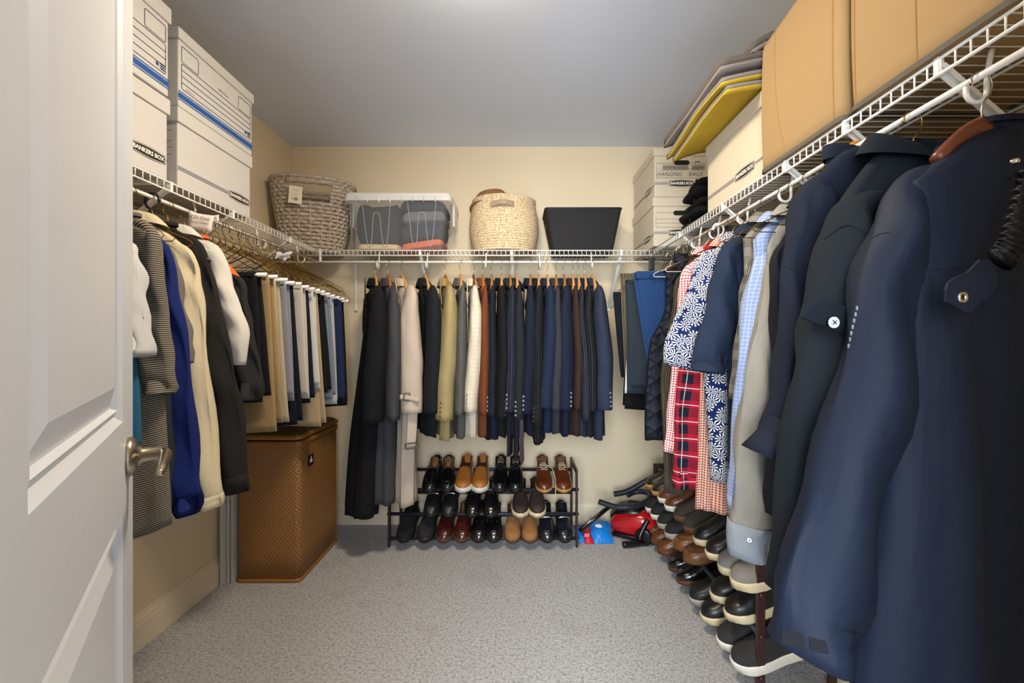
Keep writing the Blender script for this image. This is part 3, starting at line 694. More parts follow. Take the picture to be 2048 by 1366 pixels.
G = np.array([[[.035 * (q * 2 - 1) + .004 * math.sin(9 * s), .010 * math.sin(7 * q + 5 * s), .016 * (1 - 2 * s) + .006 * math.sin(8 * q)] for q in np.linspace(0, 1, 14)] for s in np.linspace(0, 1, 9)])
o_ = gridmesh('film', G, plain('milky_film', '#e3e6ea', .2, 0, .1, 60), tt_, smooth=False); o_.modifiers.new('thick', 'SOLIDIFY').thickness = .001
# ================================================================== BACK WALL: coats and jackets
GB = 'coats and jackets on the back rod'
BTN = plain('dark_horn_button', '#3a342f', .35, 0, .2); BTG = plain('grey_button', '#8f8f96', .3); BTB = plain('brown_button', '#6b4c30', .35)
def nv_(n, c, **k): return fabric(n, c, **k)
J = [ # hook, shoulder, cuff, cuff_y, hem_y, sleeve width px, cloth, kind, label, hanger wood, button
 (750, 757, 745, 843, 1028, 46, fabric('black_wool', '#17181d'), 'overcoat', 'long black wool overcoat, first on the back rod', WOODL, None),
 (776, 786, 785, 838, 1002, 32, fabric('charcoal_tweed', '#23242a', 'tweed', '#6b6c72', '#3c3d44'), 'overcoat', 'long charcoal tweed overcoat beside the trench coat', WOODM, None),
 (803, 822, 823, 824, 1008, 46, fabric('beige_gabardine', '#b4a697', speck=.08), 'trench_coat', 'beige belted trench coat with buckled sleeve straps', WOODL, None),
 (849, 866, 862, 825, 872, 34, fabric('midnight_wool', '#1b2027'), 'jacket', 'midnight suit jacket between trench coat and tan blazer', WOODL, None),
 (891, 900, 889, 838, 880, 40, fabric('tan_tweed', '#8c7d52', 'tweedpane', '#a2926a', '#7c7c64', p=.05), 'blazer', 'tan windowpane tweed blazer with horn cuff buttons', WOODM, BTB),
 (921, 925, 919, 827, 872, 25, fabric('mid_grey_wool', '#51524f'), 'jacket', 'mid grey jacket squeezed between tan and cream blazers', WOODL, None),
 (947, 950, 941, 822, 870, 32, fabric('cream_linen_check', '#c2b8a6', 'tweedpane', '#d7cfc0', '#b48f57', p=.022), 'blazer', 'cream linen blazer with faint ochre check', WOODD, BTG),
 (965, 970, 967, 827, 870, 23, fabric('rust_corduroy', '#6d3b1e', speck=.2), 'blazer', 'rust brown blazer right beside the cream one', WOODM, BTG),
 (983, 985, 983, 830, 877, 21, fabric('navy_wool_a', '#1c2233'), 'jacket', 'navy jacket next to the rust brown blazer', WOODM, None),
 (1003, 1004, 1003, 835, 870, 27, fabric('black_worsted', '#16161a'), 'jacket', 'black jacket with dark buttons between two navy jackets', WOODL, BTN),
 (1020, 1024, 1019, 822, 868, 27, fabric('navy_pinstripe_a', '#1c2330', 'pin', '#5d6478', p=.014), 'suit_jacket', 'navy pinstripe suit jacket beside the black jacket', WOODM, BTG),
 (1033, 1038, 1037, 836, 874, 25, fabric('slate_worsted', '#22272d'), 'suit_jacket', 'dark slate suit jacket with trousers hanging below its hem', WOODL, BTG),
 (1061, 1061, 1055, 825, 867, 30, fabric('navy_wool_b', '#161d33'), 'blazer', 'navy blazer with a row of pale cuff buttons, mid rod', WOODM, BTG),
 (1077, 1079, 1074, 848, 883, 28, fabric('black_pinstripe_b', '#15161a', 'pin', '#4a4d55', p=.012), 'suit_jacket', 'black suit jacket with the lowest hem of the short jackets', WOODL, BTN),
 (1094, 1101, 1090, 815, 862, 37, fabric('blue_navy_wool', '#1b2843'), 'blazer', 'brighter blue-navy blazer whose sleeve swings to the left', WOODL, BTN),
 (1112, 1115, 1112, 818, 866, 24, fabric('charcoal_flannel', '#2b2d33', 'tweed', '#3d4047'), 'jacket', 'charcoal flannel jacket between two blue-navy blazers', WOODM, None),
 (1128, 1133, 1131, 818, 867, 35, fabric('navy_hopsack', '#192139'), 'blazer', 'navy blazer with curved line of grey cuff buttons', WOODM, BTG),
 (1145, 1151, 1155, 817, 867, 21, fabric('chocolate_wool', '#3a2a22'), 'jacket', 'dark chocolate brown jacket near the right end of the rod', WOODL, None),
 (1156, 1163, 1171, 838, 868, 20, fabric('navy_pinstripe_c', '#1d2433', 'pin', '#77809a', p=.010), 'suit_jacket', 'pinstriped navy suit jacket behind the chocolate jacket', WOODL, None),
 (1169, 1177, 1183, 820, 868, 26, fabric('black_pinstripe_d', '#17181d', 'pin', '#565a66', p=.012), 'suit_jacket', 'black pinstripe suit jacket second from the right end', WOODL, None),
 (1184, 1199, 1207, 818, 875, 38, fabric('navy_birdseye', '#1f2636', 'tweed', '#3c4560'), 'blazer', 'navy birdseye blazer, last on the right of the back rod', WOODL, BTG)]
for i, (hx, sx_, cx_, cy_, hy_, wpx, mat, nm, lab, wood, btn) in enumerate(J):
    X0 = PX(hx, YBR); Ys = 2.185
    long_ = hy_ > 950; tb = (.045 if i == 0 else .034) if long_ else .022
    yw = max(-.5, min(.5, math.asin(max(-.9, min(.9, (PX(sx_, 2.2) - X0) / .225)))))      # each hanger is turned a little towards the room
    wob = 2 * math.sin(i * 2.3)
    mid = (sx_ + cx_) / 2 + (3 if cx_ > sx_ else 2) + wob
    SL = [(sx_ - wpx * .30, sx_ + wpx * .30, 597, Ys + .012), (sx_ - wpx * .45 + wob, sx_ + wpx * .45 + wob, 635, Ys - .003), (mid - wpx * .53, mid + wpx * .53, 715, Ys - .01),
          (cx_ * .7 + mid * .3 - wpx * .52, cx_ * .7 + mid * .3 + wpx * .52, 770, Ys - .015), (cx_ - wpx * .5, cx_ + wpx * .5, cy_, Ys - .02)]
    hem = PZ(hy_, 2.26 if not long_ else 2.3)
    o = top(nm, lab, 'coat' if long_ else 'jacket', 'B', X0, mat, W=.215, zn=-.142, zs=-.205, hemz=hem, t=tb, hemW=.215 if not long_ else .20, hemT=tb * (1.5 if long_ else 1.6), seed=20 + i, fold=.010 if not long_ else .016, nf=2.2 if not long_ else 4,
            sleeves=SL, collar='coat', group=GB, b=.045, wr=.0032, yaw=yw, yoff=(cx_ - sx_) * .0011 + (-.055 if i == 0 else -.035 if i == 1 else 0), neck=.055)
    Bi = (Matrix.Translation((X0, YBR, RZ)) @ Matrix.Rotation(-PI / 2 + yw, 4, 'Z')).inverted()
    def bl_(x, y, Y): return tuple(Bi @ Vector((PX(x, Y), Y, PZ(y, Y))))
    root, body, slv = o[0], o[1], o[2]
    # notch lapel lying along the front edge of the cloth
    fs = -1
    LP = [(.055, fs * (tb + .012), -.10), (.12, fs * (tb + .014), -.20), (.155, fs * (tb + .013), -.25), (.13, fs * (tb + .014), -.27), (.165, fs * (tb + .013), -.29), (.10, fs * (tb + .010), -.46), (.05, fs * (tb + .012), -.30)]
    lp = mesh('lapel', LP, [tuple(range(7))], mat, root, [(x, z) for x, y, z in LP], False); lp.modifiers.new('thick', 'SOLIDIFY').thickness = .004
    if btn:
        sgn = -1 if cx_ < sx_ - 4 or i in (4, 10, 11, 13) else 1
        pts = []
        for k in range(4):
            yy = cy_ - 9 - k * 8.5; xx = cx_ + sgn * wpx * .27 + (sx_ - cx_) * .04 * k
            pts.append(bl_(xx, yy, Ys - .02))
        buttons(slv, root, [(0.0, p[1], p[2]) for p in pts], .0058, btn, dirv=(-1, 0, 0))
    hanger('B', X0, {WOODL: 'light', WOODM: 'honey-coloured', WOODD: 'dark'}[wood] + ' wooden hanger inside the ' + ' '.join(lab.split()[:4]).rstrip(',') + ' ' + str(lab.split()[4]).rstrip(','), 'wood', wood, CHROME, W=.15, group='wooden hangers on the back rod', hy=.35 * math.sin(1.7 * i), drop=.11, yaw=yw)
    if nm == 'trench_coat':
        BUK = plain('brown_buckle', '#4b423a', .4); TR = mat
        def strap(y, xa, xb, Y, hh, bx, bs):
            P = [bl_(x, yy, Y) for x, yy in ((xa, y), ((xa + xb) / 2, y + 2), (xb, y + 7))]
            G = tubegrid(smoothpath(P, 12), hh, .004, 8, (1, 0, 0)); s_ = gridmesh('sleeve_strap', G, TR, root, (True, True))
            q_ = bl_(bx, y, Y); bxp = q_[1]; bz = q_[2]; x_ = q_[0] + .006
            Q = [(x_, bxp + a * bs, bz + c * bs * 1.25) for a, c in rrect(-1, 1, -1, 1, .3)]; Q.append(Q[0]); tube('buckle', Q, .0028, BUK, s_, 6)
        strap(794, 800, 838, 2.108, .012, 813, .015)
        P = [bl_(x, y, 2.14) for x, y in ((826, 820), (825, 850), (823, 880), (822, 893))]
        bl = gridmesh('belt', tubegrid(smoothpath(P, 12), .003, .026, 8, (0, 1, 0)), TR, root, (True, True))
        q_ = bl_(823, 891, 2.14); x_ = q_[0] + .005; Q = [(x_, q_[1] + a * .033, q_[2] + c * .013) for a, c in rrect(-1, 1, -1, 1, .35)]; Q.append(Q[0]); tube('belt_buckle', Q, .0036, BUK, bl, 6)
# trousers under the slate suit jacket and a tie
pants('suit_trousers', 'dark slate suit trousers hanging below the slate jacket hem', 'B', PX(1026, YBR), fabric('slate_worsted', '#22272d'), .215, .22, 1.45, PZ(912, 2.24), PZ(905, 2.24), seed=77, th=.016, gap=.014)
TIE = fabric('navy_red_dot_silk', '#12121f', 'gingham', '#3a1524', p=.006, rough=.4, wr=.05)
tr = thing('necktie', 'narrow navy and burgundy necktie hanging below the jackets', 'tie', (PX(1043, 2.2), 2.2, 0))
zt, zb = PZ(830, 2.2), PZ(931, 2.2)
V = [(-.008, 0, zt), (.008, 0, zt), (.015, 0, zb + .03), (.002, 0, zb), (-.010, 0, zb + .03), (-.008, .004, zt), (.008, .004, zt), (.015, .004, zb + .03), (.002, .004, zb), (-.010, .004, zb + .03)]
mesh('blade', V, [(4, 3, 2, 1, 0), (5, 6, 7, 8, 9), (0, 1, 6, 5), (1, 2, 7, 6), (2, 3, 8, 7), (3, 4, 9, 8), (4, 0, 5, 9)], TIE, tr, [(v[0], v[2]) for v in V], False)
V2 = [(x - .014, y + .008, z + (.25 if z < zt - .01 else 0)) for x, y, z in V]; mesh('tail', V2, [(4, 3, 2, 1, 0), (5, 6, 7, 8, 9), (0, 1, 6, 5), (1, 2, 7, 6), (2, 3, 8, 7), (3, 4, 9, 8), (4, 0, 5, 9)], TIE, tr, [(v[0], v[2]) for v in V2], False)
# ================================================================== RIGHT WALL: clothes
GR = 'shirts and sweaters on the right rod'
SNAP = plain('silver_snap', '#cfcac0', .22, 1.0, .05); BRASS = plain('brass_snap', '#b79a5a', .25, 1.0, .05)
pants('folded_trousers', 'dark navy trousers nearest the corner on the right rod', 'R', 2.33, fabric('navy_twill_r1', '#151a28'), .262, .28, PZ(590, 2.33), PZ(752, 2.33), PZ(742, 2.33), seed=31, sw=-.035, group='trousers on the right rod', gap=.010)
pants('folded_trousers', 'taupe ribbed trousers between two dark pairs near the corner', 'R', 2.25, fabric('taupe_cord', '#57503f', 'rib', '#6e6552', p=.012), .242, .28, PZ(553, 2.25), PZ(770, 2.25), PZ(766, 2.25), seed=32, sw=-.02, group='trousers on the right rod', gap=.010)
pants('folded_trousers', 'slate blue trousers beside the taupe ribbed trousers', 'R', 2.16, fabric('slate_twill', '#2c3640'), .236, .28, PZ(566, 2.16), PZ(776, 2.16), PZ(790, 2.16), seed=33, sw=-.02, group='trousers on the right rod', gap=.012)
pants('folded_trousers', 'white trousers showing a sliver below the slate pair', 'R', 2.205, fabric('white_twill', '#c9c6c0'), .205, .24, PZ(600, 2.2), PZ(787, 2.2), PZ(785, 2.2), seed=36, group='trousers on the right rod', gap=.008, th=.008)
pants('folded_trousers', 'black trousers hanging lowest beneath the white sliver', 'R', 2.29, fabric('black_twill', '#101013'), .185, .22, PZ(600, 2.29), PZ(818, 2.29), PZ(812, 2.29), seed=37, group='trousers on the right rod', gap=.008, th=.008)
for Y, nm in ((2.33, 'dark navy trousers'), (2.25, 'taupe ribbed trousers'), (2.16, 'slate blue trousers'), (2.205, 'white trousers'), (2.29, 'low black trousers')):
    hanger('R', Y, 'black wire hanger under the ' + nm + ' on the right rod', 'tube' if nm[0] == 't' else 'wire', wire=DKWIRE, W=.24, group='trouser hangers on the right rod', drop=.06)
# bright blue trousers in clips
bl = thing('hanging_trousers', 'bright blue trousers gripped by black clips on the right rod', 'trousers', (XRR, 2.02, RZ), PI, 'trousers on the right rod')
FB = fabric('bright_blue_twill', '#1c3c69', speck=.12); z0, z1 = PZ(545, 2.02) - RZ, .97 - RZ
for side, xo in ((1, .0), (-1, .012)):
    G = []
    for i in range(20):
        v = i / 19; z = z0 + (z1 - z0) * v; tt = np.linspace(0, 2 * PI, 31); c_, s_ = np.cos(tt), np.sin(tt)
        xa, xb = -.17, .225 - .085 * v + xo; x = (xa + xb) / 2 + np.sign(c_) * np.abs(c_) ** .5 * (xb - xa) / 2
        G.append(np.stack([x, side * .010 + np.sign(s_) * np.abs(s_) ** .7 * .010 + .006 * v * np.sin(20 * x + side), np.full_like(x, z)], 1))
    gridmesh('leg', np.array(G), FB, bl, (True, True))
box('waistband', -.172, .228, -.024, .024, z0 - .035, z0 + .004, FB, bl, .008, 3, True)
hanger('R', 2.02, 'black clip hanger gripping the bright blue trousers', 'clip')
# quilted vest
QV = fabric('navy_quilted_nylon', '#141a29', 'quilt', p=.075, rough=.6)
top('quilted_vest', 'sleeveless navy quilted vest with diamond stitching', 'vest', 'R', 1.93, QV, W=.17, zs=-.16, hemz=PZ(880, 1.90), hemW=.215, t=.028, hemT=.034, arm=(.115, PZ(690, 1.9) - RZ), seed=41, fold=.006, collar='stand', group=GR)
hanger('R', 1.93, 'wooden hanger inside the quilted vest', 'wood', WOODD, CHROME, W=.12, drop=.05)
CARD = fabric('brown_marl_knit', '#3d362c', 'rib', '#5d5446', p=.008, speck=.5)
top('cardigan', 'brown marled knit cardigan with long ribbed cuff', 'sweater', 'R', 1.77, CARD, W=.19, zs=-.17, hemz=.78, sleeves=S4([(1352, 1385, 565), (1343, 1380, 632), (1326, 1366, 724), (1322, 1362, 790), (1328, 1366, 900), (1328, 1366, 985)], 1.715), seed=42, cuff=(CARD, .09, .05), collar='crew', group=GR, yaw=.12)
GING = fabric('red_gingham', '#a8233a', 'gingham', '#e9dfe0', p=.0095, speck=.08, wr=.2)
top('dress_shirt', 'red and white gingham shirt with buttoned cuff', 'shirt', 'R', 1.665, GING, W=.195, zs=-.16, hemz=.74, sleeves=S4([(1362, 1402, 550), (1356, 1400, 600), (1345, 1388, 716), (1336, 1376, 830), (1328, 1364, 905)], 1.60), seed=43, cuff=(GING, .05, .03), collar='shirt', group=GR, yaw=.1)
PLD = fabric('red_navy_flannel', '#141c30', 'plaid', '#a3102a', '#dcd5d8', p=.060, speck=.1, wr=.25)
o = top('flannel_shirt', 'red and navy plaid flannel shirt with white lines', 'shirt', 'R', 1.56, PLD, W=.18, zs=-.17, hemz=.69, hemW=.15, sleeves=S4([(1378, 1420, 575), (1368, 1422, 650), (1353, 1414, 780), (1347, 1408, 900), (1346, 1404, 975)], 1.49), seed=44, cuff=(PLD, .06, .06), collar='shirt', group=GR, yaw=.1)
GNG2 = fabric('orange_red_gingham', '#9c3424', 'gingham', '#e0c9b4', p=.009, speck=.08, wr=.2)
top('dress_shirt', 'orange-red gingham shirt whose tail hangs below the plaid flannel', 'shirt', 'R', 1.50, GNG2, W=.165, zs=-.18, hemz=PZ(1026, 1.47), hemW=.185, seed=45, fold=.014, collar='shirt', group=GR, sleeves=S4([(1400, 1440, 560), (1398, 1440, 640), (1402, 1440, 700)], 1.48))
FLO = fabric('navy_white_floral', '#16295c', 'floral', '#e8e6e0', p=.030, speck=.05, wr=.2)
top('floral_shirt', 'short-sleeved navy shirt printed with white spiky flowers', 'shirt', 'R', 1.44, FLO, W=.19, zs=-.16, hemz=PZ(965, 1.41), hemW=.135, sleeves=S4([(1392, 1445, 530), (1378, 1436, 580), (1358, 1428, 625), (1328, 1410, 690), (1325, 1392, 733)], 1.375), seed=46, collar='shirt', group=GR, b=.034, fold=.012, wr=.006, yaw=.1)
top('polo_shirt', 'heather navy short-sleeved polo shirt beside the floral shirt', 'shirt', 'R', 1.345, fabric('heather_navy', '#202f46', speck=.35), W=.195, zs=-.155, hemz=.80, hemW=.155, sleeves=S4([(1440, 1490, 505), (1423, 1482, 560), (1405, 1476, 640), (1385, 1456, 718), (1385, 1450, 745)], 1.275), seed=47, collar='shirt', group=GR, b=.034, yaw=.12)
GLEN = fabric('glen_check', '#34302a', 'glen', '#b9b2a4', p=.05, wr=.2)
top('dress_shirt', 'grey glen check shirt squeezed beside the light blue shirt', 'shirt', 'R', 1.265, GLEN, W=.185, zs=-.15, hemz=.86, sleeves=S4([(1503, 1540, 485), (1485, 1528, 571), (1471, 1512, 693), (1464, 1500, 800)], 1.20), seed=48, collar='shirt', group=GR, yaw=.12)
LBC = fabric('light_blue_check', '#8496bd', 'pane', '#c3cde0', '#7187b8', p=.011, speck=.08, wr=.25)
top('dress_shirt', 'light blue fine-check dress shirt with long sleeve', 'shirt', 'R', 1.21, LBC, W=.185, zs=-.145, hemz=.80, sleeves=S4([(1528, 1565, 488), (1504, 1550, 535), (1487, 1535, 632), (1471, 1522, 785), (1463, 1508, 940), (1459, 1497, 1025)], 1.15), seed=49, collar='shirt', cuff=(LBC, .05, .04), group=GR, yaw=.12)
CHM = fabric('pale_grey_chambray', '#8b8880', speck=.12, wr=.4)
CHB = fabric('pale_blue_denim', '#868f98', speck=.15, wr=.3)
o = top('snap_shirt', 'pale grey chambray shirt with turned blue cuff and silver snaps', 'shirt', 'R', 1.145, CHM, W=.175, zs=-.14, hemz=.80, sleeves=S4([(1553, 1590, 505), (1534, 1580, 540), (1509, 1572, 663), (1490, 1568, 745), (1478, 1562, 850), (1468, 1556, 960), (1463, 1552, 1045), (1461, 1548, 1110)], 1.075), seed=50, collar='shirt', cuff=(CHB, .085, .07), group=GR, b=.036, wr=.009, yaw=.12)
lp = lambda root, x, y, Y: tuple((Matrix.Translation(root.location) @ Matrix.Rotation(root.rotation_euler[2], 4, 'Z')).inverted() @ Vector((PX(x, Y), Y, PZ(y, Y))))
cf = [c for c in o if c.name.startswith('cuff')]
if cf: buttons(cf[0], o[0], [lp(o[0], 1477, 1069, 1.07), lp(o[0], 1500, 1081, 1.07)], .0058, SNAP, 'snap', SNAP, (0, -1, 0))
NV1 = fabric('dark_navy_twill', '#151b29', speck=.1)
top('shirt_jacket', 'dark navy twill shirt with a long plain sleeve behind the cuffed jacket', 'jacket', 'R', 1.075, NV1, W=.175, zs=-.13, hemz=.80, sleeves=S4([(1556, 1600, 500), (1540, 1600, 560), (1545, 1605, 660), (1540, 1600, 800), (1531, 1590, 960), (1530, 1575, 1028)], 1.01), seed=51, collar='shirt', group=GR, b=.035, yaw=.12)
# --- three big near jackets
NVJ = fabric('navy_brushed_twill', '#1a2336', speck=.14, wr=.25)
o = top('shirt_jacket', 'navy brushed twill jacket with flared turned-up cuff', 'jacket', 'R', .985, NVJ, W=.185, zs=-.125, zn=-.08, hemz=.78, t=.040, hemW=.20, sleeves=S4([(1600, 1665, 388), (1582, 1660, 445), (1567, 1655, 535), (1556, 1640, 660), (1545, 1625, 780), (1520, 1605, 860), (1497, 1592, 915)], .925), seed=52, collar='hood', hood=True, group=GR, b=.048, wr=.007, yaw=.14, neck=.07)
SEAM = plain('dark_stitching', '#0b0e15', .9)
def seam(o, pts, Y, which=2, r=.0012, dirv=(0, -1, 0), name='seam', mat=None):
    """stitched seam following the cloth; pts are edge points read on the photograph"""
    root, tgt = o[0], o[which]; bt = bvh_of(tgt); out = []; d_ = Vector((0, 1, 0))
    W_ = Matrix.Translation(root.location) @ Matrix.Rotation(root.rotation_euler[2], 4, 'Z'); Wi = W_.inverted(); camo = Wi @ Vector((0, 0, CAMZ))
    for x, y in smoothpath(pts, 28):
        p = Wi @ Vector((PX(x, Y), Y, PZ(y, Y))); dd = (p - camo).normalized(); h = bt.ray_cast(camo, dd)
        if h[0] is not None: out.append(tuple(h[0] - dd * .0006))
        elif out: break
    if len(out) > 3: return tube(name, out, r, mat or SEAM, root, 5)
seam(o, [(1566, 530), (1590, 540), (1615, 548), (1640, 550)], .925)
# its turned-up cuff: a flared collar of cloth around the sleeve end
root = o[0]; Wi = (Matrix.Translation(root.location) @ Matrix.Rotation(root.rotation_euler[2], 4, 'Z')).inverted()
Y = .91; ring = []
for (xl, xr, yl, yr, b_) in ((1545, 1592, 832, 848, .040), (1534, 1590, 852, 862, .047), (1510, 1584, 875, 900, .052), (1489, 1576, 893, 932, .054), (1494, 1570, 896, 928, .050), (1530, 1580, 860, 880, .044)):
    th = np.linspace(0, 2 * PI, 29); cx, cy = (xl + xr) / 2, (yl + yr) / 2
    ring.append([tuple(Wi @ Vector((PX(cx + (xr - xl) / 2 * math.cos(a), Y), Y - b_ * math.sin(a), PZ(cy + (yr - yl) / 2 * math.cos(a), Y)))) for a in th])
cu = gridmesh('turned_cuff', np.array(ring), NVJ, root)
buttons(cu, root, [lp(root, 1553, 884, Y)], .0062, SNAP, 'snap', BRASS, (0, -1, 0))
DKT = fabric('dark_teal_wool', '#17222c', speck=.25, wr=.22)
o = top('overshirt', 'dark teal wool overshirt with a buttoned flap', 'jacket', 'R', .845, DKT, W=.19, zs=-.13, zn=-.075, hemz=.70, t=.042, hemW=.21, sleeves=S4([(1673, 1740, 425), (1647, 1735, 490), (1622, 1722, 610), (1606, 1712, 690), (1586, 1702, 800), (1554, 1672, 1040), (1537, 1635, 1185)], .775), seed=53, collar='coat', group=GR, b=.050, wr=.006, yaw=.16, neck=.075, cuff=(DKT, .05, .03))
seam(o, [(1650, 478), (1668, 462), (1695, 450), (1718, 458), (1735, 475)], .775, r=.0018, mat=DKT)
Y = .725; Wi = (Matrix.Translation(o[0].location) @ Matrix.Rotation(o[0].rotation_euler[2], 4, 'Z')).inverted()
FP = [(1618, 606), (1640, 603), (1706, 612), (1712, 662), (1690, 664), (1665, 661), (1640, 648), (1612, 634)]
V = []
for dy in (0, .006):
    for x, y in FP: q = (x - 1660) / 50; V.append(tuple(Wi @ Vector((PX(x, Y), Y + dy + .012 * q * q, PZ(y, Y)))))
k = len(FP); fl = mesh('flap', V, [tuple(range(k)), tuple(range(2 * k - 1, k - 1, -1))] + [(i, k + i, k + (i + 1) % k, (i + 1) % k) for i in range(k)], DKT, o[0], [(v[0], v[2]) for v in V], False)
th = np.linspace(0, 2 * PI, 19)
bc = Wi @ Vector((PX(1666, Y), Y - .0005, PZ(645, Y)))
G = np.array([[[bc.x + r * math.cos(a), bc.y + d_, bc.z + r * math.sin(a)] for a in th] for r, d_ in ((.0098, 0), (.0098, .003), (.0082, .0042), (.0068, .003), (.0004, .003))])
bt_ = gridmesh('button', G, plain('pale_grey_button', '#cfd3d8', .25), fl, flip=True)
for dx, dz in ((.0022, .0022), (-.0022, .0022), (.0022, -.0022), (-.0022, -.0022)): tube('thread', [(bc.x, bc.y + .0034, bc.z), (bc.x + dx * 1.5, bc.y + .0034, bc.z + dz * 1.5)], .0008, SEAM, bt_, 5)
SFT = fabric('navy_softshell', '#16233a', speck=.04, wr=.22, rough=.68)
sl16 = S4([(1778, 1880, 392), (1744, 1868, 470), (1704, 1856, 600), (1660, 1836, 800), (1606, 1796, 1000), (1552, 1745, 1190), (1538, 1706, 1300)], .68)
o = top('softshell_jacket', 'large navy softshell jacket filling the right foreground', 'jacket', 'R', .72, SFT, W=.25, zs=-.215, zn=-.085, hemz=.60, t=.046, hemabs=.335, soff=-.022, hemT=.060, sleeves=sl16, seed=54, fold=.018, nf=2.3, collar='crew', group=GR, b=.046, wr=.0075, yaw=.20, neck=.072, xoff=-.09)
seam(o, [(1800, 548), (1850, 541), (1900, 538), (1950, 530)], .64, 1, .0007)
seam(o, [(1741, 478), (1760, 468), (1780, 464)], .655, 2, .0007)
root = o[0]; Wm = Matrix.Translation(root.location) @ Matrix.Rotation(root.rotation_euler[2], 4, 'Z'); Wi = Wm.inverted()
def sheet(name, pts, Y0, mat, parent, bulge=.0, th=.004, yk=0.0):
    """small piece of cloth with its own thickness in front of the jacket; pts (px) at depth Y0"""
    k = len(pts); cx = sum(p[0] for p in pts) / k; V = []
    for dy in (0, th):
        for x, y in pts: V.append(tuple(Wi @ Vector((PX(x, Y0), Y0 + dy + yk * (x - cx), PZ(y, Y0)))))
    F = [tuple(range(k)), tuple(range(2 * k - 1, k - 1, -1))] + [(i, k + i, k + (i + 1) % k, (i + 1) % k) for i in range(k)]
    return mesh(name, V, F, mat, parent, [(v[0], v[2]) for v in V], False)
DKL = fabric('black_lining', '#14151a', rough=.45, wr=.5, speck=.05)
Yt = .595
tb = sheet('storm_tab', [(1885, 580), (1890, 566), (1905, 556), (1935, 545), (1965, 518), (1990, 520), (2004, 545), (2003, 572), (1988, 590), (1962, 605), (1942, 624), (1925, 624), (1885, 604)], Yt, SFT, root, yk=.0001)
c0 = Wi @ Vector((PX(1921, Yt), Yt - .0005, PZ(595, Yt)))
G = np.array([[[c0.x + r * math.cos(a), c0.y + d_, c0.z + r * math.sin(a)] for a in th] for r, d_ in ((.0082, 0), (.0082, .003), (.0065, .0045), (.0040, .003), (.0040, .0015), (.0004, .0015))])
sn = gridmesh('snap', G, SNAP, tb, flip=True)
rl = [(2046, 350), (2032, 390), (2020, 430), (2008, 470), (1995, 500), (1978, 520)]
P = [tuple(Wi @ Vector((PX(x + 22, .60), .60, PZ(y, .60)))) for x, y in rl]
Q = smoothpath(P, 60); G = tubegrid(Q, .020 + .0035 * np.sin(np.linspace(0, 70, len(Q))), .012 + .003 * np.sin(np.linspace(1, 75, len(Q))), 14, (0, 1, 0)); gridmesh('ruched_lining', G, DKL, root, (True, True))
for x, y, r_ in ((2032, 322, .004), (2045, 362, .005)):
    c0 = Wi @ Vector((PX(x, .605), .605, PZ(y, .605)))
    G = np.array([[[c0.x + r * math.cos(a), c0.y + d_, c0.z + r * math.sin(a)] for a in th] for r, d_ in ((r_, -.004), (r_, .002), (r_ * .7, .0035), (.0003, .004))]); gridmesh('collar_snap', G, SNAP, root, flip=True)
zp = sheet('zip_pull', [(2020, 352), (2048, 340), (2052, 348), (2024, 360)], .60, plain('gunmetal', '#3a3a3c', .3, .9), root)
# hook-and-loop patches on its cuff
VEL = plain('black_hook_loop', '#10131b', 1.0, 0, .3, 900, .9, 900); sb = bvh_of(o[2]); camo = Wi @ Vector((0, 0, CAMZ))
def patch(name, quad, Y, mat, off=.0012, nn=9):
    V = []; last_ = None
    for i in range(nn):
        for j in range(nn):
            s, t_ = i / (nn - 1), j / (nn - 1); q = [np.array(p, float) for p in quad]
            p = (q[0] * (1 - s) + q[1] * s) * (1 - t_) + (q[3] * (1 - s) + q[2] * s) * t_; w_ = Wi @ Vector((PX(p[0], Y), Y, PZ(p[1], Y))); d_ = (w_ - camo).normalized(); h = sb.ray_cast(camo, d_); last_ = h[0] if h[0] is not None else (last_ if V else w_); V.append(tuple(last_ - d_ * off))
    ob = mesh(name, V, gridfaces(nn, nn), mat, root, None, True); ob.modifiers.new('thick', 'SOLIDIFY').thickness = .0015
patch('hook_loop_patch', [(1562, 1256), (1606, 1270), (1610, 1298), (1562, 1286)], .60, VEL); patch('hook_loop_patch', [(1617, 1275), (1652, 1283), (1658, 1309), (1622, 1302)], .60, VEL)
PRW = plain('silver_print', '#767b86', .5)
for k in range(7):
    y_ = 612 + 12.5 * k; x_ = 1712 - 2.9 * k; patch('vertical_print', [(x_, y_), (x_ + 4.5, y_ + .5), (x_ + 3.3, y_ + 9), (x_ - 1.2, y_ + 8.5)], .64, PRW, .0008, 3)
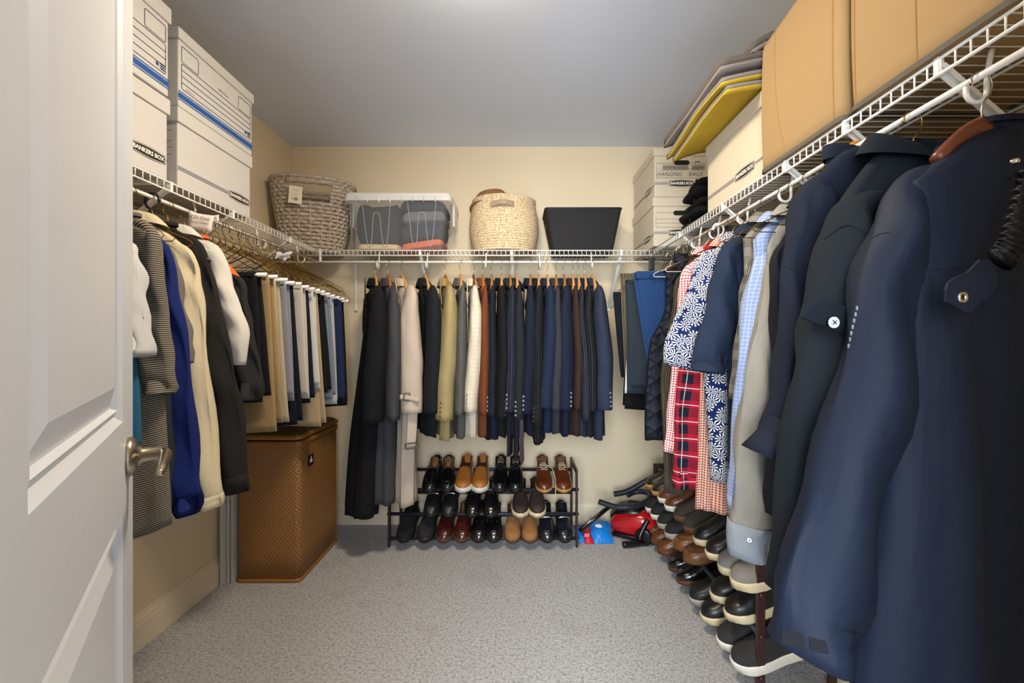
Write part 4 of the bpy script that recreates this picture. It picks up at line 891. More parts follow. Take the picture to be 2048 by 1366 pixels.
# hangers of the right row
for Y, k_, wd, lab in ((1.77, 'wire', None, 'brown marled cardigan'), (1.665, 'plastic', None, 'red and white gingham shirt'), (1.56, 'wire', None, 'plaid flannel shirt'), (1.50, 'wire', None, 'orange-red gingham shirt'), (1.44, 'wood', WOODM, 'floral shirt'), (1.345, 'wire', None, 'heather navy polo'), (1.265, 'wire', None, 'glen check shirt'), (1.21, 'wire', None, 'light blue check shirt'), (1.145, 'wire', None, 'pale grey chambray shirt'), (1.075, 'wire', None, 'dark navy twill shirt'), (.985, 'plastic', None, 'navy brushed twill jacket'), (.845, 'wood', WOODD, 'dark teal overshirt'), (.72, 'wood', WOODD, 'large softshell jacket')):
    if k_ == 'wood': h = hanger('R', Y, 'wooden hanger carrying the ' + lab, 'wood', wd, BRASS if Y == .845 else CHROME, W=.088 if Y == .72 else .14, drop=.06 if Y == .72 else .10, yaw=.12)
    elif k_ == 'plastic': h = hanger('R', Y, 'white plastic hanger carrying the ' + lab, 'plastic', W=.15, yaw=.12)
    else: h = hanger('R', Y, 'gold wire hanger carrying the ' + lab, 'wire', W=.165, drop=.03, yaw=.12, group='wire hangers on the right rod', hy=.3 * math.sin(Y * 31))
    if Y == .985:
        t_ = PLW; ORG = plain('orange_plastic', '#e8891c', .35); P = [( .0225 * math.cos(a), 0, .0225 * math.sin(a) - .011) for a in np.linspace(.4, PI * .95, 9)]; tube('orange_grip', P, .0049, ORG, h, 8)
rg = random.Random(8)
for i in range(9):
    Y = 1.72 + i * .068
    hanger('R', Y, ORD[i] + ' empty ' + ('white' if i % 2 else 'dark') + ' wire hanger counted from the cardigan towards the corner', 'wire', wire=WM if i % 2 else DKWIRE, W=.17, group='empty hangers on the right rod', hy=rg.uniform(-.5, .5), yaw=rg.uniform(-.1, .1), drop=.03)
# ================================================================== THINGS ON THE SHELVES
def cardmat(name, c, lines=True):
    t = NT(name); v = t.coord('Object', (1, 1, .25)); f = t.noise(v, 260, 2); g = t.noise(t.coord('Object'), 5, 3); a = srgb(c)
    cc = t.mix(t.math('MULTIPLY', f, .5), a, tuple(x * .93 for x in a[:3]) + (1,)); cc = t.mix(t.math('MULTIPLY', g, .35), cc, tuple(x * .9 for x in a[:3]) + (1,))
    t.base(cc); t.set(Roughness=.8); t.normal(t.bump(f, .12, .001)); return t.m
CARDW = cardmat('white_cardboard', '#c9c7c4'); CARDI = cardmat('cream_cardboard', '#cdc2ac'); LOGOB = plain('logo_black', '#1c1a18', .6); LOGOW = plain('logo_white', '#efeae0', .6)
BLUEP = plain('blue_print', '#15509a', .6); NAVYP = plain('navy_print', '#22305c', .6); DKP = plain('dark_line_print', '#232127', .7); HOLE = plain('dark_hole', '#14100d', .9)
def logo(parent, M, w_, name='logo'):
    h_ = w_ * .30; top_ = [(-w_ / 2 + w_ * q, h_ * (.36 + .14 * math.sin(PI * q))) for q in np.linspace(0, 1, 11)]
    out = top_ + [(x, -y) for x, y in top_[::-1]]
    lg = flat(name, out, M, LOGOB, parent, .0004)
    inn = [(x * .955, y * .86) for x, y in out]; inn.append(inn[0]); strokes('logo_border', [inn], w_ * .012, M, LOGOW, lg, .0008)
    writing('logo_lettering', 'BANKERS BOX', w_ * .148, M, LOGOW, lg, .0008, .0006, 0, .92); return lg
def bankers(label, x0, x1, y0, y1, z, h, face, mat, printed=False, lid=True, group=None, lidh=.05, end=None, tilt=0.0, stripe=True):
    """box resting at z. face: '+x' or '-x' = long side shown with the logo ; end '-y' = short side towards the room"""
    cx, cy = (x0 + x1) / 2, (y0 + y1) / 2; t = thing('storage_box', label, 'box', (cx, cy, z), tilt, group); hx, hy = (x1 - x0) / 2, (y1 - y0) / 2
    i_ = .006 if lid else 0
    bh = h - .004 if lid else h
    box('body', -hx + i_, hx - i_, -hy + i_, hy - i_, 0.0015, bh, mat, t, .004, 2)
    if lid:
        # lid: a shallow tray upside down with a slightly wavy lower edge
        ld = box('lid', -hx, hx, -hy, hy, h - lidh, h, mat, t, .003, 2)
    X = hx - i_ + .0004; s = 1 if face == '+x' else -1
    M = frame3((s * X, 0, 0), (0, s, 0), (0, 0, 1)); wy = hy - i_
    if printed:
        top_z = h - lidh - .012 if lid else h - .012
        strokes('blue_stripe', [[(-wy, .040), (wy, .040)]], .017, M, BLUEP, t)
        strokes('thin_blue_stripe', [[(-wy, .0535), (wy, .0535)], [(-wy, .0265), (wy, .0265)]], .0035, M, BLUEP, t)
        r1 = rrect(-wy + .012, wy - .012, .066, top_z - .062, .006); r1.append(r1[0]); Ls = [r1]
        n_ = 4; zs_ = np.linspace(.066, top_z - .062, n_ + 1)[1:-1]
        for q in zs_: Ls.append([(-wy + .012, q), (wy - .012, q)])
        for xa in (-wy + .012, wy - .012 - .075):
            r2 = rrect(xa, xa + .075, top_z - .056, top_z - .004, .005); r2.append(r2[0]); Ls.append(r2)
        strokes('printed_lines', Ls, .0022, M, NAVYP, t)
        writing('lettering', 'Office Depot', .011, M @ Matrix.Translation((.02, top_z - .045, 0)), NAVYP, t, .0006)
        writing('lettering', 'MADE IN USA', .006, M @ Matrix.Translation((-wy + .05, .074, 0)), NAVYP, t, .0006)
        st = [(.009 * (1 if k % 2 == 0 else .42) * math.sin(2 * PI * k / 10), .009 * (1 if k % 2 == 0 else .42) * math.cos(2 * PI * k / 10)) for k in range(10)]
        M2 = M @ Matrix.Translation((wy - .043, .082, 0)); mesh('star_mark', xf([(0, 0, .0006)] + [(x, y, .0006) for x, y in st], M2), [(0, 1 + (k + 1) % 10, 1 + k) for k in range(10)], NAVYP, t, None, False)
        strokes('small_print', [[(wy - .032, .0895 - .0075 * k), (wy - .0155, .0895 - .0075 * k)] for k in range(3)], .0046, M, NAVYP, t)
    else:
        lw = .122; lx = wy - lw / 2 - .008 if face == '+x' else -wy + .115
        lz = .062
        if face == '-x': lx = wy - lw / 2 - .055
        logo(t, M @ Matrix.Translation((lx, lz, 0)), lw)
        if stripe:
            strokes('pin_stripes', [[(-wy, lz), (lx - lw / 2 - .004, lz)], [(-wy, lz + .005), (lx - lw / 2 - .004, lz + .005)], [(-wy, lz - .005), (lx - lw / 2 - .004, lz - .005)], [(lx + lw / 2 + .004, lz), (wy, lz)], [(lx + lw / 2 + .004, lz + .005), (wy, lz + .005)]], .0018, M, NAVYP, t)
    # short side towards the camera
    Me = frame3((0, -hy + i_ - .0004, 0), (1, 0, 0), (0, 0, 1)); wx = hx - i_
    if end == 'write' or end == 'plain':
        hz = h - lidh - .035; flat('hand_hole', rrect(-.042, .042, hz - .013, hz + .013, .0128, 6), Me, HOLE, t, .0005)
        fr = [(-wx + .012, .105), (wx - .02, .105), (wx - .02, .185), (-wx + .012, .185), (-wx + .012, .105)]; ln = [fr] if end == 'write' else [fr, [(-wx + .012, .15), (wx - .02, .15)], [(-wx + .012, .128), (wx - .02, .128)]]
        strokes('label_frame', ln, .0014, Me, DKP, t)
        logo(t, Me @ Matrix.Translation((.0, .075, 0)), .135)
        strokes('pin_stripes', [[(-wx, .075), (-.072, .075)], [(-wx, .080), (-.072, .080)], [(-wx, .070), (-.072, .070)]], .0018, Me, NAVYP, t)
        if end == 'write':
            writing('handwriting', 'HANGING', .031, Me @ Matrix.Translation((-.068, .124, 0)), DKP, t, .0006, -.0002, .25, .95); writing('handwriting', 'BAGS', .031, Me @ Matrix.Translation((.075, .124, 0)), DKP, t, .0006, -.0002, .2, 1.05)
            rg = random.Random(3); sc = []
            for x0_, x1_ in ((-.105, .035), (.055, .125)):
                for q in range(6): sc.append([(x, .163 + .011 * math.sin(x * 260 + q * 1.7) + .003 * (q - 3)) for x in np.linspace(x0_, x1_, 40)])
            sc.append([(-.12, .148), (-.08, .145), (-.04, .150), (.02, .153), (.06, .154), (.10, .150)]); strokes('crossed_out_writing', sc, .0013, Me, DKP, t, .0007)
            writing('lettering', 'BANKERS', .007, Me @ Matrix.Translation((.085, .1925, 0)), BLUEP, t, .0006, .0006)
    return t
GBX = 'lidded storage boxes on the shelves'
bz = SZ + .0005
XLF = XL + SD
bankers('white storage box at the bottom of the stack nearest the door', XLF - .315, XLF + .0, .985, 1.372, bz, .262, '+x', CARDW, group=GBX)
bankers('white storage box printed with blue lines atop the stack nearest the door', XLF - .318, XLF + .012, .955, 1.362, bz + .2625, .285, '+x', CARDW, True, group=GBX)
b2 = bankers('white lidded storage box with logo at its far lower corner', XLF - .315, XLF + .0, 1.402, 1.795, bz, .262, '+x', CARDW, group=GBX, end='plain')
bankers('white lidded storage box printed with blue stripe, lines and star', XLF - .318, XLF + .004, 1.400, 1.80, bz + .2625, .262, '+x', CARDW, True, group=GBX, lidh=.038)
# something dark on the near stack
tz = bz + .2625 + .2855; cl = thing('binder_clip', 'small grey plastic tray poking over the top box near the door', 'tray', (XLF - .07, 1.27, tz))
box('tray', -.06, .06, -.10, .06, .0, .03, plain('grey_tray', '#5b5d60', .4), cl, .008, 2, True); box('tray_rim', -.066, .066, -.106, .066, .03, .037, PLB, cl, .003)
cl.name = 'plastic_tray'
bankers('cream storage box at the corner, lower one of the stack', .735, 1.045, 2.315, 2.735, bz, .268, '-x', CARDI, group=GBX, end='plain', stripe=True)
bankers('cream storage box marked hanging bags, upper one of the corner stack', .738, 1.048, 2.312, 2.732, bz + .2685, .265, '-x', CARDI, group=GBX, end='write', lidh=.042)
bankers('cream storage box under the yellow-backed mats on the right shelf', .765, 1.075, 1.325, 1.735, bz, .275, '-x', CARDI, group=GBX)
# bath mats draped over that box
def matm(name, c, sc=500, b=1.0):
    t = NT(name); v = t.coord('Object'); f = t.noise(v, sc, 3, .7); a = srgb(c); t.base(t.mix(f, tuple(x * .55 for x in a[:3]) + (1,), a)); t.set(Roughness=1.0); t.normal(t.bump(f, b, .006)); return t.m
GREYP = matm('grey_tufted_pile', '#8d8176'); GREY2 = matm('pale_grey_pile', '#b9aea6'); YEL = matm('yellow_backing', '#d3b12c', 300, .3); CRP = matm('cream_pile', '#e3cf93')
def floormat_(label, z0, x0, x1, y0, y1, pile, back, th=.020, droop=.12, rise=0.0, seed=0):
    t = thing('bath_mat', label, 'mat', (0, 0, 0), 0, 'bath mats stacked on the right shelf'); rg = random.Random(seed); ph = rg.uniform(0, 6)
    def surf(x, y, off):
        u = max(0.0, (.80 - x) / (.80 - x0)); v = max(0.0, (y - 1.55) / (y1 - 1.55)) if y1 > 1.55 else 0
        return z0 + rise * (1 - max(u, 0)) - droop * (.35 * u * u + .75 * u * u * v + .25 * v * v) + .004 * math.sin(14 * y + ph) + off
    nx, ny = 18, 22
    for nm, mt, o0, o1 in (('backing', back, 0, th * .35), ('pile', pile, th * .35, th)):
        xs = np.linspace(x0, x1, nx); ys = np.linspace(y0, y1, ny); A = [[(x, y, surf(x, y, o1)) for x in xs] for y in ys]; B = [[(x, y, surf(x, y, o0)) for x in xs] for y in ys]
        V = [p for r in A for p in r] + [p for r in B for p in r]; N = nx * ny; F = gridfaces(ny, nx, 0) + gridfaces(ny, nx, N, True)
        per = [j for j in range(nx)] + [i * nx + nx - 1 for i in range(1, ny)] + [(ny - 1) * nx + j for j in range(nx - 2, -1, -1)] + [i * nx for i in range(ny - 2, 0, -1)]
        for a, b in zip(per, per[1:] + per[:1]): F.append((a, N + a, N + b, b))
        mesh(nm, V, F, mt, t, None, True)
    return t
zb = bz + .2765
floormat_('lowest grey bath mat with bright yellow backing draped over the box', zb, .655, 1.08, 1.335, 1.80, GREY2, YEL, .020, .03, .012, 1)
floormat_('second bath mat with yellow backing, just above the lowest one', zb + .028, .640, 1.08, 1.335, 1.83, GREY2, YEL, .022, .03, .022, 2)
floormat_('thick grey tufted bath mat on top of the yellow-backed mats', zb + .060, .635, 1.08, 1.335, 1.85, GREYP, GREY2, .036, .012, .030, 3)
floormat_('uppermost small grey bath mat on the stack', zb + .115, .735, 1.08, 1.335, 1.50, GREYP, GREY2, .036, .02, .030, 4)
fm = thing('folded_mat', 'cream mat rolled up at the top of the stack', 'mat', (.80, 1.56, zb + .165), 0, 'bath mats stacked on the right shelf')
P = [(-.06 + .0, .0, -.01), (.0, .0, .01), (.10, .0, .02), (.22, 0, .02)]; gridmesh('roll', tubegrid(smoothpath(P, 16), .030, .045, 16, (0, 1, 0)), CRP, fm, (True, True))
# tan fabric cubes
TANF = NT('tan_felt'); v_ = TANF.coord('Object'); f_ = TANF.noise(v_, 900, 2, .7); TANF.base(TANF.mix(f_, srgb('#93764d'), srgb('#ab8f66'))); TANF.set(Roughness=.95); TANF.normal(TANF.bump(f_, .4, .001)); TANF = TANF.m
STI = plain('tan_stitching', '#9c7746', .9); GREYB = plain('grey_felt_base', '#5d5850', .95)
def tancube(label, y0, y1, h, seams):
    x0, x1 = .752, 1.085; t = thing('fabric_cube', label, 'storage cube', (x0, y0, bz), 0, 'tan fabric storage cubes'); Lx, Ly = x1 - x0, y1 - y0
    n = 20; G = []
    for z, s in [(0.002, -.006), (.006, 0)] + [(h * q, .004 * math.sin(PI * q)) for q in np.linspace(.1, 1, 8)] + [(h, -.004)]:
        P2 = rrect(-s, Lx + s, -s, Ly + s, .022, 5); P2.append(P2[0]); P2 = np.array(P2)
        zz = np.full(len(P2), z)
        if z > h * .9: zz = zz - .045 * shv((P2[:, 1] - Ly + .09) / .09) * (1 - shv(P2[:, 0] / .2)) 
        G.append(np.stack([P2[:, 0], P2[:, 1], zz], 1))
    G = np.array(G); bd = gridmesh('body', G, TANF, t, (True, True)); bt = bvh_of(bd)
    for ys, kind in seams:
        pts = []
        for q in np.linspace(.01, .99, 30):
            yy = ys + (.055 * (1 - q) ** 3 * (1 if kind == 'curve' else 0) * -1); h_ = bt.ray_cast(Vector((-.3, yy, h * q)), Vector((1, 0, 0)))
            if h_[0] is not None: pts.append((h_[0].x - .0004, h_[0].y, h_[0].z))
        if len(pts) > 4: tube('stitched_seam', pts, .0014, STI, t, 5)
    G2 = np.array([[[x, y, z] for x, y in (lambda p: p + [p[0]])(rrect(-.003, Lx + .003, -.003, Ly + .003, .022, 5))] for z in (.001, .012)]); gridmesh('base', G2, GREYB, t)
    return t
tancube('tan felt storage cube standing against the mats', .985, 1.318, .425, [(.255, 'curve'), (.025, 'line')])
tancube('tan felt storage cube nearest the camera on the right shelf', .635, .965, .425, [(.165, 'line'), (.31, 'line')])
# black folded bags between the boxes
BKF = fabric('black_nylon_bag', '#0f0f10', wr=.6)
for i, (dx, dz, rr) in enumerate(((.01, 0, .05), (.0, .048, .045), (.03, .095, .045), (.015, .145, .04), (.04, .185, .035))):
    t_ = thing('folded_bag', ['lowest', 'second lowest', 'middle', 'second highest', 'topmost'][i] + ' black folded bag in the pile beside the corner boxes', 'bag', (.80 + dx, 2.0, bz + dz), 0, 'black folded bags on the right shelf')
    th_ = np.linspace(0, 2 * PI, 41); G = []
    for q in np.linspace(0, PI, 11):
        r_ = math.sin(q) ** .45
        G.append(np.stack([.13 + .15 * r_ * np.sign(np.cos(th_)) * np.abs(np.cos(th_)) ** .6, .13 * r_ * np.sign(np.sin(th_)) * np.abs(np.sin(th_)) ** .6 + .01 * math.sin(i), .026 * (1 - math.cos(q)) + .006 * r_ * np.sin(5 * th_ + i) + .02 * r_ * (np.cos(th_) < -2) + 0 * th_], 1))
    gridmesh('fabric', np.array(G), BKF, t_, (True, True)); tube('strap', [(-.02 + .004 * k, -.05 + .012 * k, .028 + .02 * math.sin(k)) for k in range(8)], .004, BKF, t_, 6)
# --- back shelf: grey wicker basket
WK = NT('grey_wicker_strand'); v_ = WK.coord('Object'); f_ = WK.noise(v_, 60, 3, .7); g_ = WK.noise(v_, 300, 2); c_ = WK.ramp(f_, [(.3, srgb('#8a7c6c')), (.5, srgb('#b5a795')), (.7, srgb('#d2c7b8'))]); WK.base(WK.mix(WK.math('MULTIPLY', g_, .3), c_, srgb('#7c6d5d'))); WK.set(Roughness=.55); WK = WK.m
wb = thing('wicker_basket', 'grey woven wicker laundry basket in the left corner with price tag', 'basket', (-1.225, 2.553, bz), .30)
def wring(q, th):      # q 0 bottom .. 1 rim ; oval
    a = .158 + .076 * q ** .8 - .02 * max(0, q - .8); b = .112 + .044 * q ** .8; z = .415 * q
    return np.stack([a * np.sign(np.cos(th)) * np.abs(np.cos(th)) ** .8, b * np.sign(np.sin(th)) * np.abs(np.sin(th)) ** .8, np.full_like(th, z)], 1)
NS = 52; rows = 19
thf = np.linspace(0, 2 * PI, NS * 4 + 1)
def open_mask(q, th): return (.70 < q < .86) and False
for r_ in range(rows):
    q0 = (r_ + .08) / rows; q1 = (r_ + .92) / rows; ph = (r_ % 2) * PI
    ranges = [thf]
    if .70 < (r_ + .5) / rows < .885:      # hand hole in both long sides
        hw = .42; ranges = [np.linspace(-PI / 2 + hw, PI / 2 - hw, 90), np.linspace(PI / 2 + hw, 3 * PI / 2 - hw, 90)]
    G_all = []
    for th_ in ranges:
        base0, base1 = wring(q0, th_), wring(q1, th_); nrm = np.stack([np.cos(th_), np.sin(th_), 0 * th_], 1); wv = .0045 * np.sin(NS / 2 * th_ + ph)[:, None] * nrm
        mid = (base0 + base1) / 2 + nrm * .003 + wv
        G = np.stack([base0 + wv * .8, mid, base1 + wv * .8, (base0 + base1) / 2 - nrm * .002 + wv, base0 + wv * .8], 0); G_all.append(G)
    for G in G_all: gridmesh('weave_strand', G, WK, wb)
for k in range(NS // 2):
    a = 2 * PI * (k + .5) / (NS / 2); 
    P = [wring(q, np.array([a]))[0] for q in np.linspace(0, .69 if abs(math.sin(a)) > .93 else 1, 9)]; G = tubegrid(P, .0035, .0035, 6, (0, 0, 1) if False else (1, 0, 0)); 
    V, F = ptube(P, .0042, 6); mesh('stake', V, F, WK, wb)
P = [tuple(x) for x in wring(1.0, np.linspace(0, 2 * PI, 73))]; V, F = ptube(P, .0115, 10); mesh('rim', V, F, WK, wb)
for sgn in (1, -1):
    P = [tuple(wring(.94, np.array([sgn * PI / 2 + a]))[0]) for a in np.linspace(-.45, .45, 40)]; V, F = ptube(P, .0155 + .001 * np.sin(np.arange(40) * 2.2), 10); mesh('handle_wrap', V, F, WK, wb)
th_ = np.linspace(0, 2 * PI, 49); G = np.array([wring(.012, th_), wring(.012, th_) * np.array([.02, .02, 1])]); gridmesh('bottom', G, WK, wb)
TG = plain('price_tag_card', '#e6dcc6', .7); Mt = frame3((-.070, -.176, .30), (1, .05, 0), (.0, .08, 1))
tg = mesh('price_tag', xf([(-.034, -.05, 0), (.034, -.054, 0), (.036, .045, 0), (-.03, .05, 0), (-.034, -.05, -.0012), (.034, -.054, -.0012), (.036, .045, -.0012), (-.03, .05, -.0012)], Mt), [(0, 1, 2, 3), (7, 6, 5, 4), (0, 4, 5, 1), (1, 5, 6, 2), (2, 6, 7, 3), (3, 7, 4, 0)], TG, wb, None, False)
rg = random.Random(2); bars = [[(-.014 + .0026 * k, -.034), (-.014 + .0026 * k, -.018)] for k in range(11) if rg.random() > .15]; strokes('barcode', bars, .0015, Mt, DKP, tg, .0005)
strokes('fine_print', [[(-.016, .03), (.016, .029)], [(-.012, .022), (.012, .021)], [(-.016, .0), (.014, -.001)], [(-.016, -.008), (.010, -.009)]], .0013, Mt, plain('tag_grey_print', '#9a9284', .8), tg, .0005)
# --- clear plastic bin with folded clothes
CLR = NT('clear_plastic'); CLR.b.inputs['Base Color'].default_value = (.93, .95, .97, 1); CLR.set(Roughness=.10, Alpha=.09); CLR.b.inputs['Specular IOR Level'].default_value = .6; CLRM = CLR.m
CLR2 = NT('milky_lid_plastic'); CLR2.b.inputs['Base Color'].default_value = (.88, .88, .86, 1); CLR2.set(Roughness=.3, Alpha=.62); CLR2 = CLR2.m
EDG = plain('clear_rib_edge', '#aeb0b2', .15, 0, .05)
pb = thing('plastic_bin', 'clear plastic storage bin with milky lid holding folded clothes', 'storage bin', ((PX(690, 2.42) + PX(900, 2.42)) / 2, 2.43, bz), 0)
hw, dep, hh = .284, .30, .315
def binring(q, ins=0.0):
    wq = hw - .030 * (1 - q) - ins; y0 = .0 + .018 * (1 - q) + ins; y1 = dep - .018 * (1 - q) - ins; P2 = rrect(-wq, wq, y0, y1, .03, 5); P2.append(P2[0]); return [(x, y, hh * q) for x, y in P2]
G = np.array([binring(q) for q in (0.006, .03, .2, .4, .6, .8, .93)]); o_ = gridmesh('tub', G, CLRM, pb, (True, False))
for cx in (-.125, .135):         # W-shaped ribs moulded in the front
    pts = [(-.082, .92), (-.055, .16), (-.032, .16), (-.018, .64), (.0, .69), (.018, .64), (.034, .16), (.058, .16), (.082, .92)]
    P = [(cx + x, .018 * (1 - q) - .002, hh * q) for x, q in pts]; tube('moulded_rib', smoothpath(P, 48), .0016, EDG, pb, 6)
P2 = rrect(-hw - .022, hw + .022, -.016, dep + .016, .03, 5)
G = np.array([[(x * s, (y - dep / 2) * s + dep / 2, z) for x, y in P2 + [P2[0]]] for s, z in ((1, hh * .90), (1, hh + .004), (.97, hh + .014), (.93, hh + .014), (.91, hh + .006), (.02, hh + .006))]); ld = gridmesh('lid', G, CLR2, pb)
for k in range(8): box('lid_rib', -.235 + .064 * k, -.231 + .064 * k, -.020, -.014, hh * .86, hh * .97, EDG, pb, .001)
for sgn in (1, -1):
    box('latch', sgn * (hw + .012), sgn * (hw + .026), .10, .20, hh * .52, hh * .95, CLR2, pb, .004); box('latch_bar', sgn * (hw + .004), sgn * (hw + .009), .06, .068, hh * .30, hh * .9, plain('grey_latch', '#7d7474', .4), pb, .002)
def bundle(label, x0, x1, y0, y1, z0, z1, mat, seed, tilt=0.0):
    rg = random.Random(seed); ph = [rg.uniform(0, 6) for _ in range(6)]; t = thing('folded_garment', label, 'clothing', (0, 0, 0), 0, 'folded clothes inside the clear bin'); th_ = np.linspace(0, 2 * PI, 49); G = []
    cx, cy, ax, ay = (x0 + x1) / 2, (y0 + y1) / 2, (x1 - x0) / 2, (y1 - y0) / 2
    for q in np.linspace(0, PI, 15):
        r_ = max(.02, math.sin(q)) ** .16; x = cx + ax * r_ * np.sign(np.cos(th_)) * np.abs(np.cos(th_)) ** .28; y = cy + ay * r_ * np.sign(np.sin(th_)) * np.abs(np.sin(th_)) ** .3
        z = z0 + (z1 - z0) * (1 - math.cos(q)) / 2 * (1 + .06 * np.sin(2 * th_ + ph[0]) * math.sin(q / 2)) + tilt * (x - cx) * 1.0 + .004 * np.sin(6 * q + ph[1]) ; G.append(np.stack([x, y, z + 0 * th_], 1))
    gridmesh('cloth', np.array(G), mat, t, (True, True)); return t
bx = pb.location.x; by = pb.location.y
bundle('cream folded cloth at the bottom left of the clear bin', bx - .248, bx - .002, by + .022, by + .26, bz + .010, bz + .045, fabric('bin_cream', '#cdb68c'), 1)
bundle('orange folded cloth at the bottom right of the clear bin', bx + .002, bx + .248, by + .022, by + .26, bz + .020, bz + .060, fabric('bin_orange', '#c8613c'), 2, .16)
bundle('charcoal folded sweater filling the left of the clear bin', bx - .256, bx - .004, by + .019, by + .265, bz + .047, bz + .275, fabric('bin_charcoal', '#2c2f36'), 3)
bundle('navy folded garment at the lower right of the clear bin', bx - .002, bx + .255, by + .02, by + .262, bz + .075, bz + .175, fabric('bin_navy', '#262d3d'), 4, .14)
bundle('mid grey folded sweater in the right half of the clear bin', bx + .008, bx + .262, by + .016, by + .262, bz + .165, bz + .235, fabric('bin_grey', '#5d6068'), 5, .05)
bundle('dark blue folded cloth at the top right of the clear bin', bx + .0, bx + .266, by + .014, by + .262, bz + .225, bz + .292, fabric('bin_darkblue', '#23283a'), 6)
# --- rope basket with straw hat
JU = NT('jute_rope'); v_ = JU.coord('Object', (1, 1, 1.6)); f_ = JU.noise(v_, 95, 3, .75); c_ = JU.ramp(f_, [(.30, srgb('#8a6a3e')), (.42, srgb('#c4a678')), (.54, srgb('#dcc9a6')), (.68, srgb('#ece0cb'))]); JU.base(c_); JU.set(Roughness=.95); JU.normal(JU.bump(f_, .8, .004)); JU = JU.m
rb = thing('rope_basket', 'round braided jute rope basket with taupe strap handle', 'basket', (PX(1008, 2.58), 2.575, bz), 0)
th_ = np.linspace(0, 2 * PI, 97); nco = 22; Hh = .335
for k in range(nco):             # each coil of braid
    q = (k + .5) / nco; ra = (.180 + .020 * math.sin(PI * min(1, q * 1.15)) + .006 * q); rz = Hh / nco * .62
    G = []
    for a in np.linspace(0, 2 * PI, 9):
        rr = ra + rz * .75 * math.cos(a); br = .0016 * np.sin(46 * th_ + k * 2.1 + 2 * a)
        G.append(np.stack([(rr + br) * np.cos(th_), (rr + br) * .80 * np.sin(th_), .004 + rz * .8 + q * (Hh - .02) + rz * math.sin(a) + .0012 * np.sin(46 * th_ + k)], 1))
    gridmesh('rope_coil', np.array(G), JU, rb)
G = np.array([[[.178 * s * math.cos(a), .142 * s * math.sin(a), .004] for a in th_] for s in (1, .01)]); gridmesh('bottom', G, JU, rb)
LEA = plain('taupe_strap', '#a08a70', .6); P = [(-.072, -.166, .262), (-.045, -.170, .264), (-.02, -.182, .268), (.0, -.184, .268), (.02, -.182, .268), (.045, -.170, .264), (.062, -.166, .262)]
hd = gridmesh('strap_handle', tubegrid(smoothpath(P, 24), .0135, .0022, 8, (0, 1, 0)), LEA, rb, (True, True))
for sx_ in (-.053, .053):
    G = np.array([[[sx_ + r * math.cos(a), -.171 - d_, .263 + r * math.sin(a)] for a in np.linspace(0, 2 * PI, 13)] for r, d_ in ((.0045, 0), (.004, .0025), (.0003, .003))]); gridmesh('rivet', G, SNAP, hd)
ht = thing('straw_hat', 'brown straw hat tucked in the rope basket', 'hat', (PX(985, 2.57), 2.575, bz + .30), 0, None, rot=(0, -.15, 0))
STW = matm('brown_straw', '#9a7243', 260, .7)
prof = [(.105, -.03), (.10, .02), (.095, .055), (.075, .078), (.04, .086), (.001, .082)]
G = np.array([[[r * math.cos(a) * 1.05, r * math.sin(a), z - (.018 * math.cos(a) ** 2 if r < .05 else 0)] for a in np.linspace(0, 2 * PI, 41)] for r, z in prof]); gridmesh('crown', G, STW, ht)
G = np.array([[[r * math.cos(a), r * .9 * math.sin(a), z + .02 * math.sin(2 * a)] for a in np.linspace(0, 2 * PI, 41)] for r, z in ((.105, -.03), (.13, -.022), (.142, -.008))]); gridmesh('brim', G, STW, ht)
# --- black tapered bin
BKP = plain('matte_black_felt', '#141416', .8, 0, .1, 200, .3, 600)
kb = thing('black_bin', 'black tapered fabric bin with slanted sides', 'storage bin', (PX(1168, 2.45), 2.46, bz), 0)
wt, wb_, dt, db, hb_ = .224, .176, .25, .20, .255
def kr(q, i=0.0):
    a = wb_ + (wt - wb_) * q - i; d0 = (1 - q) * .03 + i; d1 = db + (dt - db) * q - i; P2 = rrect(-a, a, d0, d1, .022, 4); return [(x, y, hb_ * q) for x, y in P2 + [P2[0]]]
G = np.array([kr(.01), kr(.1), kr(.5), kr(.97), kr(1.0, -.003), kr(1.0, .006), kr(.9, .008), kr(.06, .01)]); gridmesh('body', G, BKP, kb, (True, True))
P = [tuple(p) for p in np.array(kr(1.0))]; V, F = ptube(P, .0035, 6); mesh('rim_piping', V, F, PLB, kb)
G = np.array([[[-wt + .012 + .004, .10 + r * math.cos(a), hb_ * .70 + 2.6 * r * math.sin(a)] if False else [-(wb_ + (wt - wb_) * .72) - .0015, .11 + r * 1.6 * math.cos(a), hb_ * .72 + r * math.sin(a)] for a in np.linspace(0, 2 * PI, 17)] for r in (.020, .016)]); gridmesh('grommet', G, SNAP, kb)
